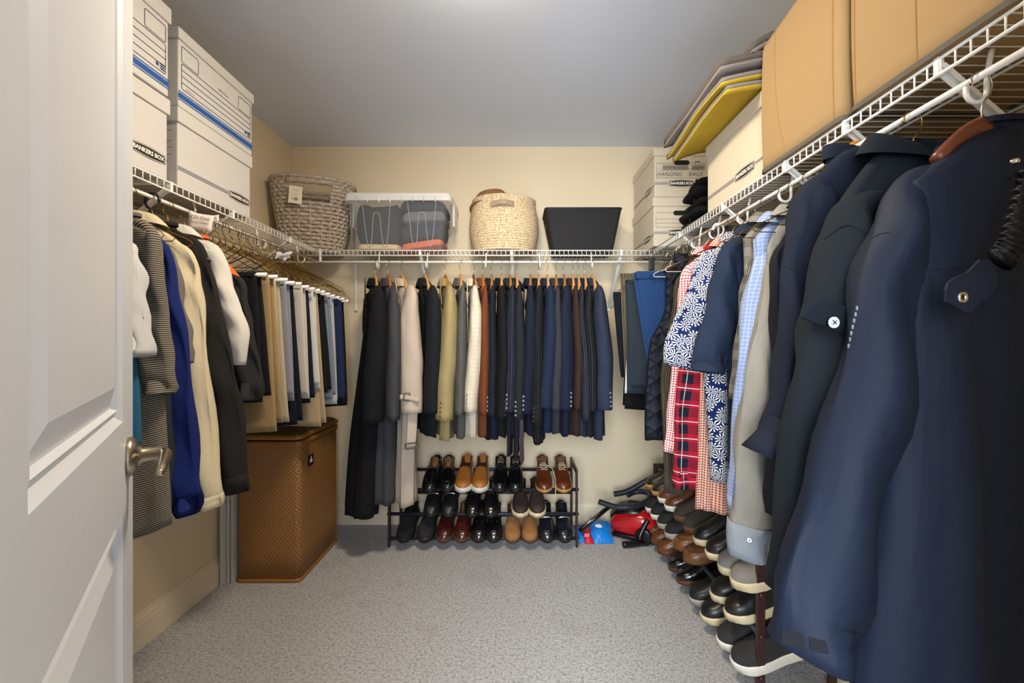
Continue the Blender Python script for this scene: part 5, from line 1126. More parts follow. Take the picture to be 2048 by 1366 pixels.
# ================================================================== ON THE FLOOR: hamper, racks, shoes, vacuum
def rattan(name, ca, cb, cc):
    t = NT(name); v = t.coord('UV'); sp = t.n('ShaderNodeSeparateXYZ'); t.l(v, sp.inputs[0]); u, w_ = sp.outputs[0], sp.outputs[1]
    # herringbone weave: short strands stepping diagonally
    row = t.math('FLOOR', t.math('DIVIDE', w_, .0052)); colm = t.math('FLOOR', t.math('DIVIDE', u, .0052))
    zig = t.math('PINGPONG', row, 8.0); ph = t.math('FRACT', t.math('DIVIDE', t.math('ADD', t.math('ADD', colm, zig), 400.0), 4.0))
    hor = t.math('LESS_THAN', ph, .5)
    fu = t.math('ABSOLUTE', t.math('SUBTRACT', t.math('FRACT', t.math('DIVIDE', u, .0052)), .5)); fv = t.math('ABSOLUTE', t.math('SUBTRACT', t.math('FRACT', t.math('DIVIDE', w_, .0052)), .5))
    edge = t.math('ADD', t.math('MULTIPLY', hor, fv), t.math('MULTIPLY', t.math('SUBTRACT', 1.0, hor), fu)); hgt = t.math('SUBTRACT', .5, edge)
    n = t.noise(v, 90, 3, .7); c = t.mix(n, srgb(ca), srgb(cb)); c = t.mix(t.math('MULTIPLY', t.math('SUBTRACT', 1.0, hor), .55), c, srgb(cc)); c = t.mix(t.math('MULTIPLY', t.math('GREATER_THAN', edge, .41), .8), c, srgb('#24130a'))
    t.base(c); t.set(Roughness=.42); t.normal(t.bump(hgt, .8, .004)); return t.m
RAT = rattan('woven_rattan', '#8a5a2a', '#d49c58', '#6b4520'); RATD = rattan('dark_woven_rattan', '#4b3420', '#8a6a46', '#33221a'); CANE = woodmat('honey_cane', '#a8763a')
hm = thing('laundry_hamper', 'tall brown woven rattan hamper with padded lid in the left corner', 'hamper', (-1.235, 2.305, 0), 0)
x0, x1, y0, y1, H = -.150, .165, -.222, .222, .705
P2 = rrect(x0, x1, y0, y1, .030, 5); P2 = [(x, y) for x, y in P2] + [P2[0]]
def dens(P2, k=4):
    out = []
    for a, b in zip(P2, P2[1:]):
        for q in range(k): out.append((a[0] + (b[0] - a[0]) * q / k, a[1] + (b[1] - a[1]) * q / k))
    return out + [P2[-1]]
PD = dens(P2)
G = np.array([[(x * (1 + .0 * q), y * (1 + .0 * q), z) for x, y in PD] for z, q in ((.004, 0), (.15, 0), (.35, 0), (.55, 0), (H - .035, 0))]); gridmesh('body', G, RAT, hm, (True, False))
for nm, z0_, z1_, e in (('base_band', .0, .018, .004), ('rim_band', H - .040, H - .012, .005), ('lid_band', H - .006, H + .018, .006)):
    G = np.array([[(x * (1 + s / .15), y * (1 + s / .22), z) for x, y in PD] for z, s in ((z0_, 0), (z0_ + .002, e), (z1_ - .002, e), (z1_, 0), (z1_, -.02))]); gridmesh(nm, G, CANE, hm)
G = np.array([[(x * s, y * s, z) for x, y in PD] for s, z in ((.985, H + .014), (.97, H + .024), (.9, H + .033), (.7, H + .040), (.35, H + .043), (.01, H + .044))]); gridmesh('padded_lid', G, RATD, hm)
Ml = frame3((x1 + .0022, -.115, .575), (0, 1, 0), (0, 0, 1)); lb = flat('label', [(-.028, -.030), (.030, -.030), (.030, .026), (-.028, .026)], Ml, plain('navy_label', '#231c36', .5), hm, .0008)
flat('label_figure', [(-.012, -.014), (.014, -.014), (.016, -.002), (.009, .002), (.006, .016), (-.002, .018), (-.005, .002), (-.013, -.001)], Ml, LOGOW, lb, .0014)
# flattened cardboard between hamper and wall
for i, (xa, ya, rz, hh_, wd, lab) in enumerate(((-1.440, 2.055, 1.30, .72, .24, 'flattened cardboard sheet leaning on the left wall, outermost'), (-1.420, 2.075, 1.40, .70, .26, 'flattened cardboard sheet in the middle beside the hamper'), (-1.402, 2.08, 1.47, .69, .26, 'flattened cardboard sheet touching the hamper side'))):
    t_ = thing('cardboard_sheet', lab, 'cardboard', (xa, ya, 0), rz, 'flattened cardboard by the hamper')
    box('panel', 0, wd, -.004, .004, .001, hh_ * .62, CARDW, t_, .001); box('flap', .004, wd, -.004 + .001, .004 + .001, hh_ * .62, hh_, CARDW, t_, .001)
    strokes('print_line', [[(.004, .40), (.03, .40)], [(.004, .50), (.02, .50)]], .002, frame3((0, -.0045, 0), (1, 0, 0), (0, 0, 1)), DKP, t_)
# ---- shoe racks
RKW = woodmat('espresso_wood', '#3c2220'); BAR = plain('charcoal_bar', '#2c3038', .45, .3, .05)
def rack(label, loc, rotz, length, depth, H):
    """local: x along the rack, y from the front (0) to the wall (depth)"""
    t = thing('shoe_rack', label, 'shoe rack', loc, rotz, 'three-tier shoe racks')
    FZ, BZ = (.050, .190, .330), (.085, .228, .372)
    for x in (0, length):
        s = 1 if x == 0 else -1; xa, xb = (x, x + .012 * s) if s > 0 else (x - .012, x)
        box('post', xa, xb, 0, .028, .0005, H, RKW, t, .002); box('post', xa, xb, depth - .028, depth, .0005, H, RKW, t, .002); box('end_rail', xa, xb, .028, depth - .028, H - .028, H, RKW, t, .002)
        for z in FZ:
            th = np.linspace(0, 2 * PI, 13); xo = x - .001 * s; G = np.array([[[xo - d_ * s, .014 + r * math.cos(a), z + r * math.sin(a)] for a in th] for r, d_ in ((.008, 0), (.008, .004), (.005, .006), (.0003, .006))]); gridmesh('bolt', G, RKW, t)
    for zf, zb_ in zip(FZ, BZ):
        tube('front_bar', [(.012, .014, zf), (length - .012, .014, zf)], .0098, BAR, t, 12); tube('back_bar', [(.012, depth - .016, zb_), (length - .012, depth - .016, zb_)], .0098, BAR, t, 12)
    return t
RB = rack('espresso shoe rack against the back wall under the jackets', (PX(775, 2.43), 2.43, 0), 0, PX(1156, 2.43) - PX(775, 2.43), .27, .448)
RR = rack('espresso shoe rack along the right wall under the shirts', (.805, 2.535, 0), -PI / 2, 1.105, .27, .455)
# ---- shoes
def leather(name, c, rough=.32, coat=.3, dark=.5):
    if name in MATS: return MATS[name]
    t = NT(name); v = t.coord('Object'); f = t.noise(v, 22, 4, .6); a = srgb(c); t.base(t.mix(f, tuple(x * dark for x in a[:3]) + (1,), a)); t.set(Roughness=rough); t.b.inputs['Coat Weight'].default_value = coat; t.b.inputs['Coat Roughness'].default_value = .18
    t.normal(t.bump(t.noise(v, 260, 2), .12, .001)); MATS[name] = t.m; return t.m
LINT = plain('tan_lining', '#a8835a', .7); LINB = plain('black_lining_shoe', '#1a191b', .8); LIND = plain('dark_brown_lining', '#4b3728', .8); TREE = woodmat('cedar_shoe_tree', '#a8794a')
SS = [0, .012, .04, .08, .15, .3, .45, .6, .72, .82, .9, .95, .985, 1]; SH = [.004, .016, .0255, .031, .0345, .0335, .0355, .0435, .0475, .0455, .0385, .0290, .0165, .004]
def half(s, toe=0.0):
    return np.interp(s, SS, SH) * (1 + toe * np.clip((s - .7) / .3, 0, 1))
SHOES = {}
def shoe_proto(key, up, sole, lining, style='loafer', sole_h=.012, heel=.020, toe=0.0, low=1.0, tree=False, lace=None, trim=None, L=.292, wl=1.0):
    """one shoe as a hidden-free prototype: dict of meshes by part. local +x = toe, z=0 ground"""
    R = {}; z0 = sole_h + (heel * .35 if heel else 0)
    n = 46; s = 1 - (1 - np.linspace(0, 1, n)) ** 1.0; s = np.concatenate([[0, .01, .025], np.linspace(.05, .9, 34), [.93, .955, .975, .99, 1.0]])
    thr = {'loafer': .47, 'lace': .40, 'sneaker': .40, 'slip': .46, 'moc': .46, 'boot': .40}[style]
    Hc = np.interp(s, [0, .06, .2, .36, .47, .55, .65, .78, .9, .96, 1], [.066, .070, .060, .054, .066, .064, .055, .045, .038, .028, .012] if style in ('loafer', 'moc', 'slip') else [.070, .074, .066, .068, .080, .076, .062, .048, .040, .030, .013])
    if style == 'boot': Hc = np.interp(s, [0, .06, .2, .36, .47, .55, .65, .78, .9, .96, 1], [.105, .11, .11, .11, .10, .084, .066, .050, .043, .032, .014])
    Hc = Hc * low; hw_ = half(s, toe) * wl; rows_ = []; M = 25; ph = np.linspace(0, PI, M); c, sn = np.cos(ph), np.sin(ph)
    for i, si in enumerate(s):
        h = hw_[i]; top_ = Hc[i]
        yv = h * np.sign(c) * np.abs(c) ** .72; zv = sn ** .62 * top_
        # open part: outer wall up to the collar, then the inside down to the footbed
        kk = np.linspace(0, 1, M); f = np.abs(kk - .5) * 2     # 1 at the edges, 0 centre
        yo = np.sign(c) * np.where(f > .62, h * (1.0 - .10 * (1 - (f - .62) / .38)), np.where(f > .45, h * (.90 - .05 * (.62 - f) / .17), h * .82 * f / .45))
        zo = np.where(f > .62, top_ * (1 - (f - .62) / .38) ** .8, np.where(f > .45, top_ - (top_ - .012) * ((.62 - f) / .17), .012))
        o_ = 1 - sh((si - thr) / .035); o_ = o_ if si > .02 else 0
        if si <= .03: yv = h * np.sign(c) * np.abs(c) ** .72; zv = np.minimum(sn * 2.2, 1) * top_
        y = yo * o_ + yv * (1 - o_); z = zo * o_ + zv * (1 - o_)
        rows_.append(np.stack([np.full(M, si * L), y, z0 + z], 1))
    Gu = np.array(rows_); fm = []
    for i in range(len(s) - 1):
        for j in range(M - 1): f = abs((j + .5) / (M - 1) - .5) * 2; fm.append(1 if (s[i] < thr and f < .60 and s[i] > .012) else 0)
    R['upper'] = ('g', Gu, [up, lining], fm)
    # sole
    so = np.concatenate([s, s[::-1]]); e = .0045 if style in ('sneaker', 'slip') else .0025; hs = (hw_ + e) * np.where((s < .005) | (s > .995), .6, 1); xs = s * L + np.where(s < .02, -e, 0) + np.where(s > .98, e, 0)
    out = np.concatenate([np.stack([xs, hs], 1), np.stack([xs[::-1], -hs[::-1]], 1)]); out = np.vstack([out, out[:1]])
    flat_ = style in ('sneaker', 'slip') or not heel
    def zb(x): return 0.0 if flat_ else heel * .75 * (1 - sh((x / L - .18) / .30)) * (1 if x / L > .27 else 1)
    zt_ = z0 + .004
    lip = .004 if flat_ else .002
    G = []
    for q in (0, .15, .85, 1.0):
        G.append([[x * (1 - (0.004 if q in (0, 1.0) else 0)), y * (.96 if q in (0,) else 1 if q < 1 else .985), (zb(x) * (0 if flat_ else 1)) * (1 - q) + (zt_ + (lip * (1 if flat_ else 0))) * q + (.006 * sh((x / L - .85) / .15) if q == 0 else 0)] for x, y in out])
    R['sole'] = ('g', np.array(G), [sole], None)
    R['sole_cap'] = None
    if heel and not flat_:
        ho = out[(out[:, 0] < .27 * L)]; ho = sorted(ho.tolist(), key=lambda p: math.atan2(p[1], p[0] - .11 * L)); ho.append(ho[0]); G = np.array([[[x, y, z] for x, y in ho] for z in (0, zt_)]); R['heel'] = ('gc', G, [sole], None)
    def surf(si, f):     # point on the vamp, f in -1..1 across
        i = int(np.clip(np.searchsorted(s, si), 0, len(s) - 1)); p = (f + 1) / 2 * (M - 1); j = int(p); w_ = p - j; j2 = min(M - 1, j + 1); return Gu[i, j] * (1 - w_) + Gu[i, j2] * w_ + np.array([0, 0, .0015])
    if lace is not None:
        P = []; ns = 5
        for k in range(ns):
            si = thr + .045 + .040 * k; a = .30 - .03 * k; L_, R_ = surf(si, -a), surf(si, a); m_ = surf(si + .01, 0) + np.array([0, 0, .003]); P += [L_, m_, R_] if k % 2 == 0 else [R_, m_, L_]
        R['laces'] = ('v', ptube(smoothpath(P, 60), .0023, 5), [lace], None)
        tg_ = [[thr * L - .03, -.016, Gu[:, :, 2].max() - .002], [thr * L + .02, -.016, z0 + Hc[20] + .002]]
        G = np.array([[[thr * L - .040 + .085 * q, .020 * t_ * (1 - .2 * q), z0 + np.interp(thr - .13 + .30 * q, s, Hc) + .004 - .006 * t_ * t_ + .004 * (1 - q)] for t_ in np.linspace(-1, 1, 7)] for q in np.linspace(0, 1, 6)]); R['tongue'] = ('g', G, [up], None)
    if style in ('loafer', 'moc'):
        P = [surf(si, f) for si, f in [(thr + .03, -.62), (.60, -.60), (.72, -.52), (.82, -.40), (.88, -.22), (.90, 0), (.88, .22), (.82, .40), (.72, .52), (.60, .60), (thr + .03, .62)]]
        R['apron_seam'] = ('v', ptube(smoothpath(P, 50), .0021, 5), [trim if (trim is not None and not isinstance(trim, str)) else up], None)
        if style == 'loafer':
            G = np.array([[surf(thr + .075 + .055 * q, f) + np.array([0, 0, .0018]) for f in np.linspace(-.8, .8, 15)] for q in np.linspace(0, 1, 4)]); R['strap'] = ('g', G, [up], None)
    if trim == 'bit':
        P = [surf(thr + .10, f) + np.array([0, 0, .004]) for f in np.linspace(-.42, .42, 11)]; R['metal_bit'] = ('v', ptube(P, .0034, 6), [SNAP], None)
    if trim == 'tassel':
        V = []; F = []
        for sg in (-1, 1):
            P = [surf(thr + .09, 0) + np.array([0, 0, .004]), surf(thr + .13, sg * .10) + np.array([0, 0, .004]), surf(thr + .21, sg * .16) + np.array([0, 0, .003])]; v, f = ptube(smoothpath(P, 10), np.linspace(.002, .006, 11)[:len(smoothpath(P, 10))], 6); o2 = len(V); V += list(map(tuple, v)); F += [tuple(i + o2 for i in q) for q in f]
        R['tassels'] = ('v', (V, F), [up], None)
    if trim == 'gum': pass
    if tree:
        G = []
        for q in np.linspace(0, PI, 9): G.append([[.055 * L / .29 + .045 * math.sin(q) ** .5 * math.cos(a) * (1.5 if math.cos(a) > 0 else .7), .021 * math.sin(q) ** .5 * math.sin(a), z0 + .045 - .028 * math.cos(q)] for a in np.linspace(0, 2 * PI, 17)])
        R['shoe_tree'] = ('g', np.array(G), [TREE], None)
    P = []
    for j in (int(M * .19), M - 1 - int(M * .19)):
        seg = [Gu[i, j] for i in range(3, len(s)) if s[i] < thr + .01]; P = seg[::-1] if not P else P + seg
    R['collar_edge'] = ('v', ptube(smoothpath(np.array(P)[::3], 40), .0028, 6), [up], None)
    meshes = {}
    for nm, r in R.items():
        if r is None: continue
        kind, g, mats, fm = r
        if kind in ('g', 'gc'): o = gridmesh(nm, g, mats, None, (kind == 'gc', kind == 'gc') if nm != 'sole' else (True, True), True, False, fm)
        else: o = mesh(nm, g[0], g[1], mats, None, None, True)
        meshes[nm] = o.data; bpy.data.objects.remove(o)
    SHOES[key] = meshes; return meshes
def place_shoe(key, name, label, group, loc, heading, pitch, mirror=False, roll=0.0):
    """heading = direction of the toe on the floor plane, pitch = toe down"""
    t = thing(name, label, 'shoe', loc, 0, group); t.rotation_euler = (roll, pitch, heading); t.scale = (1, -1 if mirror else 1, 1)
    for nm, me in SHOES[key].items(): link(nm, me, t)
    return t
WHT = plain('white_rubber', '#e2ddd0', .6); CRS = plain('cream_rubber', '#d8c7a2', .6); GRS = plain('grey_rubber', '#a29c95', .6); BKS = plain('black_sole', '#15140f', .5); TNS = plain('tan_sole', '#b98a4e', .6); BRS = plain('brown_sole', '#5d3a1e', .6)
BLKL = leather('black_calf', '#121214', .22, .6); BRL = leather('brown_calf', '#6e3418', .3, .4); BUR = leather('burgundy_calf', '#4a1c18', .28, .5); TNL = leather('tan_leather', '#b5702a', .5, .1, .75); DBR = leather('dark_brown_nubuck', '#35221f', .75, 0, .6); SUE = leather('tan_suede', '#9a6a3c', .9, 0, .7); NVL = leather('navy_calf', '#151b28', .28, .5); BKC = leather('black_canvas', '#1b1b1d', .85, 0, .7); OLV = leather('olive_suede', '#2f2a22', .9, 0, .7); GRC = leather('grey_canvas_shoe', '#8a857e', .9, 0, .7); DGC = leather('charcoal_canvas', '#2d2c2d', .9, 0, .7); MOC = leather('brown_moccasin_leather', '#7a4a24', .45, .15)
LCW = plain('cream_lace', '#c9b99c', .8); LCB = plain('black_lace', '#17171a', .8); LCD = plain('brown_lace', '#3a251c', .8)
shoe_proto('black_loafer', BLKL, BKS, LINT, 'loafer', tree=True); shoe_proto('tan_slip', TNL, WHT, LIND, 'slip', .024, 0, .06, 1.05); shoe_proto('black_ox', BLKL, BKS, LINB, 'lace', lace=LCB, tree=True)
shoe_proto('brown_lace', BRL, TNS, LINT, 'lace', .014, .010, .04, lace=LCW, tree=True); shoe_proto('bit_loafer', leather('black_grain', '#1b1b20', .45, .2), BKS, LINB, 'loafer', trim='bit'); shoe_proto('black_cap', BLKL, BKS, LINB, 'lace', lace=LCB)
shoe_proto('brown_sneaker', DBR, CRS, LIND, 'sneaker', .022, 0, .05, lace=LCD); shoe_proto('black_sneaker', BKC, BKS, LINB, 'sneaker', .022, 0, .05, lace=LCB); shoe_proto('burgundy_loafer', BUR, BRS, LINT, 'loafer')
shoe_proto('tassel_black', BLKL, BKS, LINT, 'loafer', trim='tassel'); shoe_proto('tassel_suede', SUE, BRS, LIND, 'moc', .010, .008, .05, trim='tassel'); shoe_proto('navy_bit', NVL, BKS, LINB, 'loafer', trim='bit')
PIT = math.radians(12.5); GS = 'shoes on the back rack'
def back_shoe(key, px, tier, nm, lab, mir=False, dh=0.0, ref=2.40):
    zf = (.050, .190, .330)[tier] + .0105; Lp = .292; toeover = .060
    xo = Lp * 1.0; yt = 2.445 - toeover * math.cos(PIT); zt = zf - toeover * math.sin(PIT)
    # heel origin: back along the shoe from the toe
    X = PX(px, ref); yh = yt + Lp * math.cos(PIT); zh = zt + Lp * math.sin(PIT)
    place_shoe(key, nm, lab, GS, (X, min(yh, 2.735), zh), -PI / 2 + dh, PIT, mir)
back_shoe('black_loafer', 858, 2, 'loafer', 'black loafer half hidden behind the trench coat, top tier'); back_shoe('black_loafer', 883, 2, 'loafer', 'black loafer with wooden shoe tree beside the tan slip-ons', True, .12)
back_shoe('tan_slip', 925, 2, 'slip_on_shoe', 'tan leather slip-on with white sole, left one'); back_shoe('tan_slip', 959, 2, 'slip_on_shoe', 'tan leather slip-on with white sole, right one', True)
back_shoe('black_ox', 999, 2, 'oxford_shoe', 'polished black lace-up beside the tan slip-ons'); back_shoe('black_ox', 1031, 2, 'oxford_shoe', 'polished black lace-up under the hanging necktie', True)
back_shoe('brown_lace', 1089, 2, 'lace_up_shoe', 'brown leather shoe with long cream lace hanging down'); back_shoe('brown_lace', 1128, 2, 'lace_up_shoe', 'brown leather lace-up at the right end of the top tier', True)
back_shoe('bit_loafer', 861, 1, 'loafer', 'black grained bit loafer partly under the trench coat hem'); back_shoe('bit_loafer', 896, 1, 'loafer', 'black grained bit loafer, fully visible on the middle tier', True)
back_shoe('black_cap', 944, 1, 'oxford_shoe', 'shiny black dress shoe, left one of the middle tier'); back_shoe('black_cap', 981, 1, 'oxford_shoe', 'shiny black dress shoe, right one of the middle tier', True)
back_shoe('brown_sneaker', 1041, 1, 'sneaker', 'dark brown sneaker with cream sole, left one'); back_shoe('brown_sneaker', 1075, 1, 'sneaker', 'dark brown sneaker with cream sole, right one', True)
back_shoe('black_sneaker', 807, 0, 'sneaker', 'black canvas sneaker at the left end of the bottom tier'); back_shoe('black_sneaker', 849, 0, 'sneaker', 'black canvas sneaker beside the burgundy loafers', True)
back_shoe('burgundy_loafer', 887, 0, 'loafer', 'burgundy loafer next to the black canvas sneaker'); back_shoe('burgundy_loafer', 923, 0, 'loafer', 'burgundy loafer next to the black tassel loafers', True)
back_shoe('tassel_black', 957, 0, 'loafer', 'black tassel loafer next to the burgundy loafers'); back_shoe('tassel_black', 987, 0, 'loafer', 'black tassel loafer next to the suede tassel loafers', True)
back_shoe('tassel_suede', 1025, 0, 'loafer', 'tan suede tassel loafer beside the black tassel pair'); back_shoe('tassel_suede', 1060, 0, 'loafer', 'tan suede tassel loafer beside the navy bit loafers', True)
back_shoe('navy_bit', 1095, 0, 'loafer', 'navy bit loafer beside the suede tassel pair'); back_shoe('navy_bit', 1130, 0, 'loafer', 'navy bit loafer at the right end of the bottom tier', True)
# long loose laces
for ob in [o for o in COL.objects if o.get('label', '') == 'brown leather shoe with long cream lace hanging down']:
    P = smoothpath([(.150, .012, .098), (.170, .045, .092), (.205, .062, .060), (.245, .066, .035), (.275, .062, .0), (.285, .060, -.06)], 30); tube('loose_lace', P, .0026, LCW, ob, 6)
for ob in [o for o in COL.objects if o.get('label', '').startswith('black canvas sneaker')]:
    P = smoothpath([(.150, .012, .098), (.18, .045, .085), (.21, .060, .040), (.225, .062, .0)], 24); tube('loose_lace', P, .0024, LCB, ob, 6)
shoe_proto('r_dark_gum', leather('dark_brown_calf', '#241811', .5, .2), TNS, LIND, 'sneaker', .020, 0, .05, lace=LCD); shoe_proto('r_brown_white', leather('cognac_calf', '#6a3716', .35, .3), WHT, LIND, 'sneaker', .022, 0, .05, 1.05, lace=LCD, wl=1.03)
shoe_proto('r_olive', OLV, BRS, LIND, 'boot', .022, 0, .06, .9, lace=LCD); shoe_proto('r_black_cream', leather('black_smooth', '#171615', .45, .15), CRS, LINB, 'sneaker', .022, 0, .06, 1.05, lace=LCB); shoe_proto('r_grey', GRC, CRS, LINB, 'sneaker', .025, 0, .08, 1.05, lace=LCW, wl=1.05)
shoe_proto('r_skate_white', BKC, WHT, LINB, 'sneaker', .024, 0, .06, 1.0, lace=LCB); shoe_proto('r_skate_grey', BKC, GRS, LINB, 'sneaker', .024, 0, .06, 1.0, lace=LCB); shoe_proto('r_moc', MOC, BRS, LIND, 'moc', .008, .006, .08, 1.05, trim=plain('moc_stitch', '#4a2c12', .8), wl=1.08)
shoe_proto('r_brown', leather('cognac_boot', '#6f3d18', .4, .25), BRS, LIND, 'lace', .012, .014, .05, lace=LCD); shoe_proto('r_black_boot', BLKL, BRS, LINB, 'boot', .014, .012, .06, .85, lace=LCB, wl=1.03); shoe_proto('r_black_grey', leather('black_mesh', '#161616', .6, .1), GRS, LINB, 'sneaker', .022, 0, .05, lace=LCB); shoe_proto('r_charcoal', DGC, WHT, LINB, 'sneaker', .024, 0, .10, .95, lace=LCB, wl=1.05)
GS2 = 'shoes on the right rack'
def right_shoe(key, Y, tier, nm, lab, mir=False, dh=0.0, dx=0.0):
    zf = (.050, .190, .330)[tier] + .0105; toeover = .068; Lp = .292
    xt = .819 - toeover * math.cos(PIT) + dx; zt = zf - toeover * math.sin(PIT); xh = xt + Lp * math.cos(PIT); zh = zt + Lp * math.sin(PIT)
    place_shoe(key, nm, lab, GS2, (min(xh, 1.09), Y, zh), PI + dh, PIT, mir)
R3 = [('r_dark_gum', 2.47, 'sneaker', 'dark brown shoe with tan sole at the far end, top tier'), ('r_dark_gum', 2.355, 'sneaker', 'dark brown tan-soled shoe below the cardigan cuff'), ('r_brown_white', 2.245, 'sneaker', 'cognac leather sneaker with white sole, farther one'), ('r_brown_white', 2.14, 'sneaker', 'cognac leather sneaker with white sole, nearer one'), ('r_olive', 2.02, 'ankle_boot', 'dark olive suede boot with brown sole, farther one'), ('r_olive', 1.91, 'ankle_boot', 'dark olive suede boot with brown sole, nearer one'), ('r_black_cream', 1.805, 'sneaker', 'black smooth sneaker with cream sole under the gingham tail'), ('r_black_cream', 1.695, 'sneaker', 'black smooth sneaker beside the grey canvas sneakers'), ('r_grey', 1.59, 'sneaker', 'grey canvas sneaker with thick cream sole, farther one'), ('r_grey', 1.495, 'sneaker', 'grey canvas sneaker with thick cream sole at the rack end')]
R2 = [('r_skate_white', 2.475, 'sneaker', 'black canvas skate shoe with white sole, farthest of its row'), ('r_skate_white', 2.375, 'sneaker', 'black canvas skate shoe with white sole, second from the far end'), ('r_skate_grey', 2.255, 'sneaker', 'black canvas skate shoe with grey sole, farther one'), ('r_skate_grey', 2.14, 'sneaker', 'black canvas skate shoe with grey sole next to the moccasins'), ('r_moc', 2.03, 'moccasin', 'brown leather moccasin with stitched toe, farther one'), ('r_moc', 1.92, 'moccasin', 'brown leather moccasin with stitched toe, nearer one'), ('r_black_cream', 1.655, 'sneaker', 'black sneaker with cream sole on the middle tier, farther one'), ('r_black_cream', 1.545, 'sneaker', 'black sneaker with cream sole behind the rack post, middle tier')]
R1 = [('r_brown', 2.475, 'lace_up_shoe', 'brown shoe at the far end of the bottom tier'), ('r_brown', 2.375, 'lace_up_shoe', 'cognac lace-up second from the far end, bottom tier'), ('r_brown', 2.265, 'lace_up_shoe', 'cognac lace-up third from the far end, bottom tier'), ('r_black_boot', 2.10, 'ankle_boot', 'black leather boot with brown welt, farther one'), ('r_black_boot', 1.995, 'ankle_boot', 'black leather boot with brown welt, nearer one'), ('r_black_grey', 1.85, 'sneaker', 'black sneaker with grey sole on the bottom tier'), ('r_black_cream', 1.74, 'sneaker', 'black sneaker with cream sole on the bottom tier'), ('r_charcoal', 1.60, 'sneaker', 'charcoal canvas sneaker with white sole, farther one'), ('r_charcoal', 1.495, 'sneaker', 'charcoal canvas sneaker with white sole at the rack end')]
for tier, LST in ((2, R3), (1, R2), (0, R1)):
    for i, (k, Y, nm, lab) in enumerate(LST): right_shoe(k, Y, tier, nm, lab, bool(i % 2), .06 * math.sin(5 * Y))
# ---- vacuum cleaner
RED = plain('glossy_red_plastic', '#b3121a', .25, 0, .05, 20, 0, 1, .5, .5); BLP = plain('black_gloss_plastic', '#101014', .3); HOSE = plain('dark_blue_hose', '#1c222e', .4)
vc = thing('vacuum_cleaner', 'red and black canister vacuum cleaner in the right back corner', 'vacuum cleaner', (.70, 2.60, 0), -.5)
G = []; th_ = np.linspace(0, 2 * PI, 37)
for x, rz_, ry, zc in ((-.115, .02, .06, .07), (-.11, .045, .085, .075), (-.085, .066, .098, .085), (-.02, .078, .104, .095), (.07, .082, .104, .098), (.13, .075, .095, .092), (.155, .05, .07, .085), (.16, .01, .02, .08)):
    G.append([[x, ry * np.sign(math.cos(a)) * abs(math.cos(a)) ** .7, zc + rz_ * np.sign(math.sin(a)) * abs(math.sin(a)) ** .75] for a in th_])
gridmesh('red_shell', np.array(G), RED, vc, (True, True), True, True)
G = []
for x, rz_, ry, zc in ((-.13, .01, .03, .11), (-.12, .03, .06, .115), (-.08, .045, .08, .135), (-.02, .05, .085, .15), (.05, .045, .08, .16), (.10, .01, .04, .15)): G.append([[x, ry * math.cos(a), zc + rz_ * math.sin(a)] for a in th_])
gridmesh('black_cover', np.array(G), BLP, vc, (True, True), True, True)
box('base_plate', -.105, .15, -.09, .09, .002, .03, BLP, vc, .012, 3, True)
for k in range(7): box('vent_slot', -.124 + .002 * k, -.118 + .003 * k, -.05, .05, .075 + .009 * k, .079 + .009 * k, BLP, vc)
for sg in (-1, 1):
    G = np.array([[[.09 + r * math.cos(a), sg * (.098 + d_), .05 + r * math.sin(a)] for a in th_] for r, d_ in ((.05, 0), (.05, .018), (.04, .022), (.001, .022))]); gridmesh('wheel', G, BLP, vc)
def hose(nm, pts, r, root):
    Wi = (Matrix.Translation(root.location) @ Matrix.Rotation(root.rotation_euler[2], 4, 'Z')).inverted(); P = smoothpath([tuple(Wi @ Vector(p)) for p in pts], 150); k = len(P)
    return tube(nm, P, r + .0014 * np.sin(np.arange(k) * 2.1), HOSE, root, 14)
def W3(x, y, Y): return (PX(x, Y), Y, PZ(y, Y))
hose('hose', [W3(1198, 1003, 2.47), W3(1212, 1008, 2.47), W3(1235, 1014, 2.47), W3(1262, 1014, 2.47), W3(1288, 1006, 2.50), W3(1300, 994, 2.56), W3(1292, 984, 2.64), W3(1270, 984, 2.68), W3(1255, 990, 2.66)], .0155, vc)
wa = hose('upper_hose', [W3(1228, 988, 2.60), W3(1246, 985, 2.60), W3(1262, 979, 2.60), W3(1285, 966, 2.58), W3(1305, 955, 2.57), W3(1325, 945, 2.60)], .0165, vc)
wd = thing('vacuum_wand', 'black vacuum wand leaning over the blue snack bag', 'vacuum wand', (0, 0, 0))
tube('wand_tube', [W3(1159, 1062, 2.50), W3(1222, 1010, 2.56)], .013, BLP, wd, 14); tube('chrome_strip', [W3(1163, 1056, 2.485), W3(1200, 1026, 2.525)], .004, CHROME, wd, 8)
fh = thing('vacuum_floor_head', 'black angled vacuum floor tool lying on the carpet', 'vacuum tool', (0, 0, 0))
tube('neck', smoothpath([W3(1296, 1040, 2.46), W3(1287, 1056, 2.45), W3(1280, 1072, 2.44), W3(1280, 1080, 2.43)], 20), .015, BLP, fh, 12)
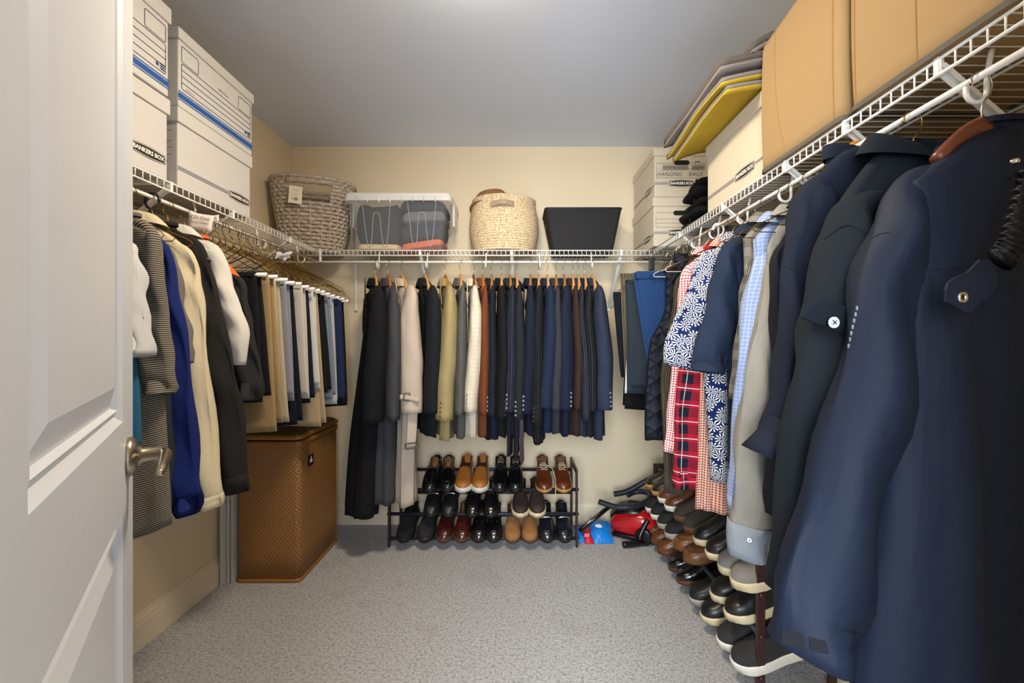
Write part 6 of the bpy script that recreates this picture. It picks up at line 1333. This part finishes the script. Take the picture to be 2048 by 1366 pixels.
tube('foot', smoothpath([(PX(1246, 2.43), 2.43, .019), (PX(1270, 2.43), 2.44, .020), (PX(1300, 2.46), 2.47, .022)], 12), .018, BLP, fh, 12)
# ---- snack bag
BAGB = plain('blue_foil', '#1180d8', .3); BAGR = plain('red_foil', '#c3182c', .3); BAGW = plain('bag_white', '#e8eef2', .4)
sb_ = thing('snack_bag', 'crumpled blue and red snack bag on the carpet', 'bag', (PX(1195, 2.53), 2.53, 0.0), 0)
def pil(x0, x1, y0, y1, z0, z1, mat, nm, ph):
    n = 15; T = np.array([[[x0 + (x1 - x0) * i / 14 + .004 * math.sin(j), y0 + (y1 - y0) * j / 10, z0 + (z1 - z0) * j / 10 + .028 * math.sin(PI * i / 14) ** .7 * math.sin(PI * j / 10) ** .7 + .004 * math.sin(2.3 * i + 1.7 * j + ph)] for i in range(n)] for j in range(11)]); B = T.copy(); B[:, :, 2] = np.minimum(T[:, :, 2] - .002, z0 + (z1 - z0) * np.linspace(0, 1, 11)[:, None] * .9 - .001) ; B[:, :, 2] = np.maximum(B[:, :, 2], .001)
    o1 = mesh(nm, np.vstack([T.reshape(-1, 3), B.reshape(-1, 3)]), gridfaces(11, n) + gridfaces(11, n, 11 * n, True), mat, sb_, None, True); return o1
pil(-.035, .085, -.05, .085, .004, .075, BAGB, 'blue_panel', 0); pil(-.085, -.033, -.055, .05, .004, .045, BAGR, 'red_panel', 1.5); pil(-.13, -.083, -.04, .07, .004, .05, BAGB, 'blue_end', 3)
Mb = frame3((.02, .008, .066), (1, 0, .0), (0, .9, .5)); flat('white_mark', [(-.035, .012), (-.015, .022), (.005, .014), (.008, -.004), (-.012, -.006), (-.03, .0)], Mb, BAGW, sb_, .012)
strokes('white_print', [[(-.020, .004 * k), (-.012, .004 * k + .002), (-.004, .004 * k - .001), (.004, .004 * k + .002), (.012, .004 * k)] for k in (-2, 0, 2)], .003, frame3((-.060, -.030, .030), (.85, -.35, .2), (.3, .85, .45)), BAGW, sb_, .016)
